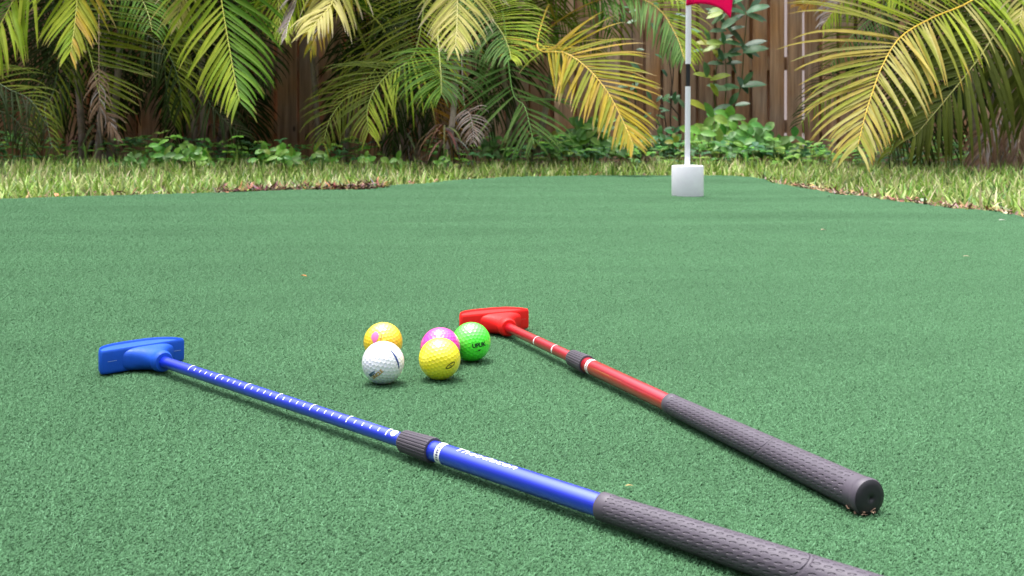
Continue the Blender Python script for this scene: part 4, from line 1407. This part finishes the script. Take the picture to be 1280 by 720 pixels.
# the unbroken low cover at the foot of the fence
rs = random.Random(55)
um = MB()
for k in range(1900):
    y = rs.uniform(5.85, 6.9)
    pxl = rs.uniform(-120, 1400)
    if 450 < pxl < 540 and rs.random() < .7: continue
    x = (pxl - 640) / F * y
    cl_ = .5 + .5 * math.sin(5.1 * x + 1.7 * math.sin(2.3 * x)) * math.sin(3.3 * y + x)
    if rs.random() > .25 + .75 * cl_: continue
    hgt = rs.uniform(.03, .19) * (.5 + .6 * cl_)
    aa = rs.uniform(0, math.tau)
    c = tuple(q * rs.uniform(.75, 1.2) for q in rs.choice(WG + DG[:2]))
    for q in range(3):
        a2 = aa + q * math.tau / 3 + rs.uniform(-.3, .3)
        leaf(um, (x, y, -.03 + hgt), (math.cos(a2), math.sin(a2) - .2, rs.uniform(-.1, .5)), (0, -.3, 1), rs.uniform(.03, .06), rs.uniform(.02, .038), c, bend=rs.uniform(.2, .9))
    um.tube([(x, y, -.03), (x, y, -.03 + hgt)], [.0016, .001], (.12, .22, .05), 4, cap=False)
tag(um.build('undergrowth', M['weed']), 'low green leafy undergrowth along the foot of the fence', 'undergrowth', kind='stuff')

# tall grassy weeds
def tall_grass(px, y, n, h, label, seed):
    rs = random.Random(seed)
    mb = MB()
    for k in range(n):
        c = tuple(x * rs.uniform(.8, 1.2) for x in rs.choice([(.14, .3, .05), (.2, .36, .07), (.1, .22, .04)]))
        blade(mb, Vector((rs.gauss(0, .025), rs.gauss(0, .02), 0)), h * rs.uniform(.5, 1.1), rs.uniform(.006, .011), rs.uniform(0, math.tau), rs.uniform(.05, .4), rs.uniform(.2, 1.5), c, c, 6)
    o = mb.build('grass_tuft', M['grass'])
    o.location = ((px - 640) / F * y, y, -.03)
    tag(o, label, 'grass tuft', 'tall grass tufts at the back of the lawn')


tall_grass(72, 5.7, 9, .17, 'tall grass tuft left of the single upright blade, before the far left thicket', 1)
tall_grass(108, 5.7, 4, .24, 'tall upright grass blade tuft in front of the palm with the withered frond', 2)
tall_grass(258, 5.7, 9, .19, 'tall arching grass tuft beside the rounded-leaf weed', 3)
tall_grass(20, 5.6, 7, .16, 'tall grass tuft at the far left edge of the lawn', 4)
tall_grass(300, 5.7, 6, .14, 'thin grass tuft left of the bare dark boards', 5)
tall_grass(215, 5.6, 9, .13, 'dense arching grass tuft below the heart-leaved weed', 6)

# climbing shrub on the fence by the flagstick
def climber(label, seed, stems_px, leaves, y, pal, size):
    rs = random.Random(seed)
    b = at(stems_px[0][0][0], 200, y); b.z = -.03
    root = empty('climbing_shrub', b)
    tag(root, label, 'shrub')
    st = MB()
    for path in stems_px:
        pts = [at(px, py, y) - b for px, py in path]
        pts[0].z = 0.0
        C = catmull([tuple(p) for p in pts], 16)
        st.tube([Vector(c) for c in C], [.006 - .004 * i / 15 for i in range(16)], (.07, .05, .04) if seed == 2 else (.12, .13, .05), 6)
    st.build('stems', M['rachis'], root)
    lf = MB()
    for (px, py, ang, s, ci) in leaves:
        p = at(px, py, y + rs.uniform(-.08, .02)) - b
        a = R(ang)
        c = tuple(x * rs.uniform(.85, 1.15) for x in pal[ci % len(pal)])
        leaf(lf, p, (math.cos(a), rs.uniform(-.5, -.1), math.sin(a)), (0, -.6, .8), size * s, size * s * rs.uniform(.4, .5), c, fold=.2, bend=rs.uniform(.1, .5))
    lf.build('leaves', M['weed'], root)


DC = [(.06, .16, .08), (.08, .2, .09), (.11, .24, .1), (.3, .38, .04), (.19, .3, .05)]
lv = [(928, 57, 165, .9, 1), (930, 58, 15, 1.0, 1), (930, 60, -30, .8, 2), (930, 57, 130, 1.1, 0), (926, 60, 200, .7, 1),
      (905, 54, 175, .9, 4), (900, 58, 190, .8, 3), (898, 52, 30, .7, 2), (905, 56, 100, .6, 1),
      (934, 16, 20, 1.0, 1), (934, 18, -15, .9, 2), (932, 18, 160, .8, 1), (938, 14, 60, .8, 0), (922, 22, 210, .9, 2),
      (905, 80, 175, .8, 2), (908, 80, 10, .7, 1), (904, 76, 110, .6, 1), (920, 92, 120, 1.1, 0), (922, 96, -60, .9, 0),
      (890, 97, 165, .9, 3), (888, 100, 20, .9, 3), (888, 104, -60, .7, 3), (884, 96, 100, .7, 2),
      (926, 108, 10, 1.1, 1), (924, 110, 170, .8, 2), (915, 110, 185, .9, 2), (905, 112, 160, .8, 1), (930, 106, 60, .7, 2),
      (884, 138, 150, 1.1, 3), (892, 138, 20, .8, 2), (912, 132, 60, .7, 1), (918, 132, 10, .7, 0), (900, 140, 200, .7, 2),
      (880, 62, 190, .6, 1), (878, 40, 170, .7, 2), (890, 30, 40, .8, 2), (902, 20, 150, .8, 1), (912, 6, 30, .9, 1), (918, 0, 160, .9, 2)]
lv += [(lx + 3, ly - 42, la + 8, ls, lc) for lx, ly, la, ls, lc in lv[:26]]
climber('climbing shrub with glossy dark oval leaves and a few yellow ones, right of the flagstick', 1,
        [[(905, 205), (912, 150), (926, 108), (930, 58), (934, 16), (938, -30)], [(903, 205), (898, 150), (892, 110), (900, 60), (906, 10), (915, -40)], [(906, 205), (905, 150), (908, 100), (905, 56), (900, 20)]], lv, 6.75, DC, .14)
dl = []
rq = random.Random(4)
for k in range(60):
    py = rq.uniform(-30, 165)
    px = (790 if rq.random() < .45 else 838) + rq.gauss(0, 10)
    dl.append((px, py, rq.uniform(0, 360), rq.uniform(.5, 1.0), rq.randrange(3)))
climber('sparse dark shrub with bare blackish stems on the fence left of the flagstick', 2,
        [[(842, 205), (838, 150), (840, 110), (836, 75), (830, 60)], [(842, 205), (850, 150), (838, 130), (842, 90), (838, 40), (840, -20)], [(800, 205), (795, 140), (792, 80), (790, 20), (792, -30)], [(838, 110), (828, 130), (820, 160)]], dl, 6.95, DC[:3], .085)

# ------------------------------------------------------------------ crumbs on the turf
def bit(px, py, s, col, label, seed):
    rs = random.Random(seed)
    p = ground(px, py); mb = MB()
    leaf(mb, (-s / 2, 0, .001), (1, rs.uniform(-.4, .4), .15), (0, 0, 1), s, s * .45, col, fold=.4, bend=.5)
    o = mb.build('leaf_fragment', M['litter']); o.location = (p.x, p.y, float(relief(p.x, p.y)) + .001)
    tag(o, label, 'leaf fragment', 'dry leaf fragments on the turf')


bit(380, 346, .012, (.5, .2, .06), 'small orange leaf fragment on the turf between the orange ball and the lawn', 1)
bit(1030, 289, .014, (.6, .4, .3), 'pale pinkish leaf fragment on the far turf right of the cup', 2)
bit(1208, 322, .012, (.55, .45, .3), 'pale straw leaf fragment on the turf near the right edge', 3)
bit(1253, 274.5, .018, (.8, .78, .7), 'whitish leaf fragment near the turf rim under the dark right palm', 4)
bit(1036, 247, .012, (.04, .03, .02), 'dark leaf fragment near the right turf rim, closest to the golden frond', 5)
bit(787, 611, .006, (.3, .24, .1), 'straw-coloured leaf fragment beside the start of the blue putter grip', 6)

# ------------------------------------------------------------------ camera
cd = bpy.data.cameras.new('camera')
cam = bpy.data.objects.new('camera', cd); COL.objects.link(cam)
cam.location = (0, 0, EYE); cam.rotation_euler = (R(90), 0, 0)
cd.sensor_fit = 'HORIZONTAL'; cd.sensor_width = 36.0
cd.lens = F / 1280 * 36.0
cd.shift_y = -(360 - 143) / 1280
cd.clip_start = 0.02; cd.clip_end = 500
cd.dof.use_dof = True; cd.dof.focus_distance = 1.12; cd.dof.aperture_fstop = 21.0; cd.dof.aperture_blades = 7
scene.camera = cam

# ------------------------------------------------------------------ daylight
SUN_EL, SUN_AZ = R(79), R(-40)       # behind the scene, a little to the left
dvec = Vector((math.sin(SUN_AZ) * math.cos(SUN_EL), math.cos(SUN_AZ) * math.cos(SUN_EL), math.sin(SUN_EL)))
sd = bpy.data.lights.new('sun', 'SUN'); sd.energy = 1.8; sd.angle = R(16); sd.color = (1.0, .96, .9)
sun = bpy.data.objects.new('sun', sd); COL.objects.link(sun)
sun.rotation_euler = dvec.to_track_quat('Z', 'Y').to_euler()
w = bpy.data.worlds.new('World'); scene.world = w; w.use_nodes = True
nt = w.node_tree
bgd = nt.nodes['Background']
sky = N(nt, 'ShaderNodeTexSky', sky_type='NISHITA')
sky.sun_disc = False; sky.sun_elevation = SUN_EL; sky.sun_rotation = SUN_AZ % math.tau; sky.dust_density = 2.0; sky.air_density = 1.0
hs = N(nt, 'ShaderNodeHueSaturation'); hs.inputs['Saturation'].default_value = .22
L(nt, sky.outputs[0], hs.inputs['Color'])
# overcast: cloud deck brightest overhead, dimmer toward the house- and tree-lined horizon
tc = N(nt, 'ShaderNodeTexCoord'); sp = N(nt, 'ShaderNodeSeparateXYZ'); L(nt, tc.outputs['Generated'], sp.inputs[0])
mr = N(nt, 'ShaderNodeMapRange', interpolation_type='SMOOTHSTEP')
mr.inputs['From Min'].default_value = 0.25; mr.inputs['From Max'].default_value = 0.97
mr.inputs['To Min'].default_value = 0.25; mr.inputs['To Max'].default_value = 4.2
L(nt, sp.outputs[2], mr.inputs['Value'])
cl = N(nt, 'ShaderNodeTexNoise', Scale=2.2, Detail=5.0); L(nt, tc.outputs['Generated'], cl.inputs['Vector'])
cm_ = N(nt, 'ShaderNodeMapRange'); cm_.inputs['From Min'].default_value = .3; cm_.inputs['From Max'].default_value = .7
cm_.inputs['To Min'].default_value = .8; cm_.inputs['To Max'].default_value = 1.2
L(nt, cl.outputs['Fac'], cm_.inputs['Value'])
mm = N(nt, 'ShaderNodeMath', operation='MULTIPLY'); L(nt, mr.outputs[0], mm.inputs[0]); L(nt, cm_.outputs[0], mm.inputs[1])
vs = N(nt, 'ShaderNodeVectorMath', operation='SCALE'); L(nt, hs.outputs[0], vs.inputs[0]); L(nt, mm.outputs[0], vs.inputs['Scale'])
L(nt, vs.outputs[0], bgd.inputs['Color'])
bgd.inputs['Strength'].default_value = 0.12

scene.view_settings.view_transform = 'Standard'
scene.view_settings.look = 'None'
scene.view_settings.gamma = 1.0
scene.view_settings.use_curve_mapping = False
scene.view_settings.exposure = 0.74
scene.cycles.max_bounces = 6
scene.cycles.transparent_max_bounces = 4
scene.cycles.use_denoising = True
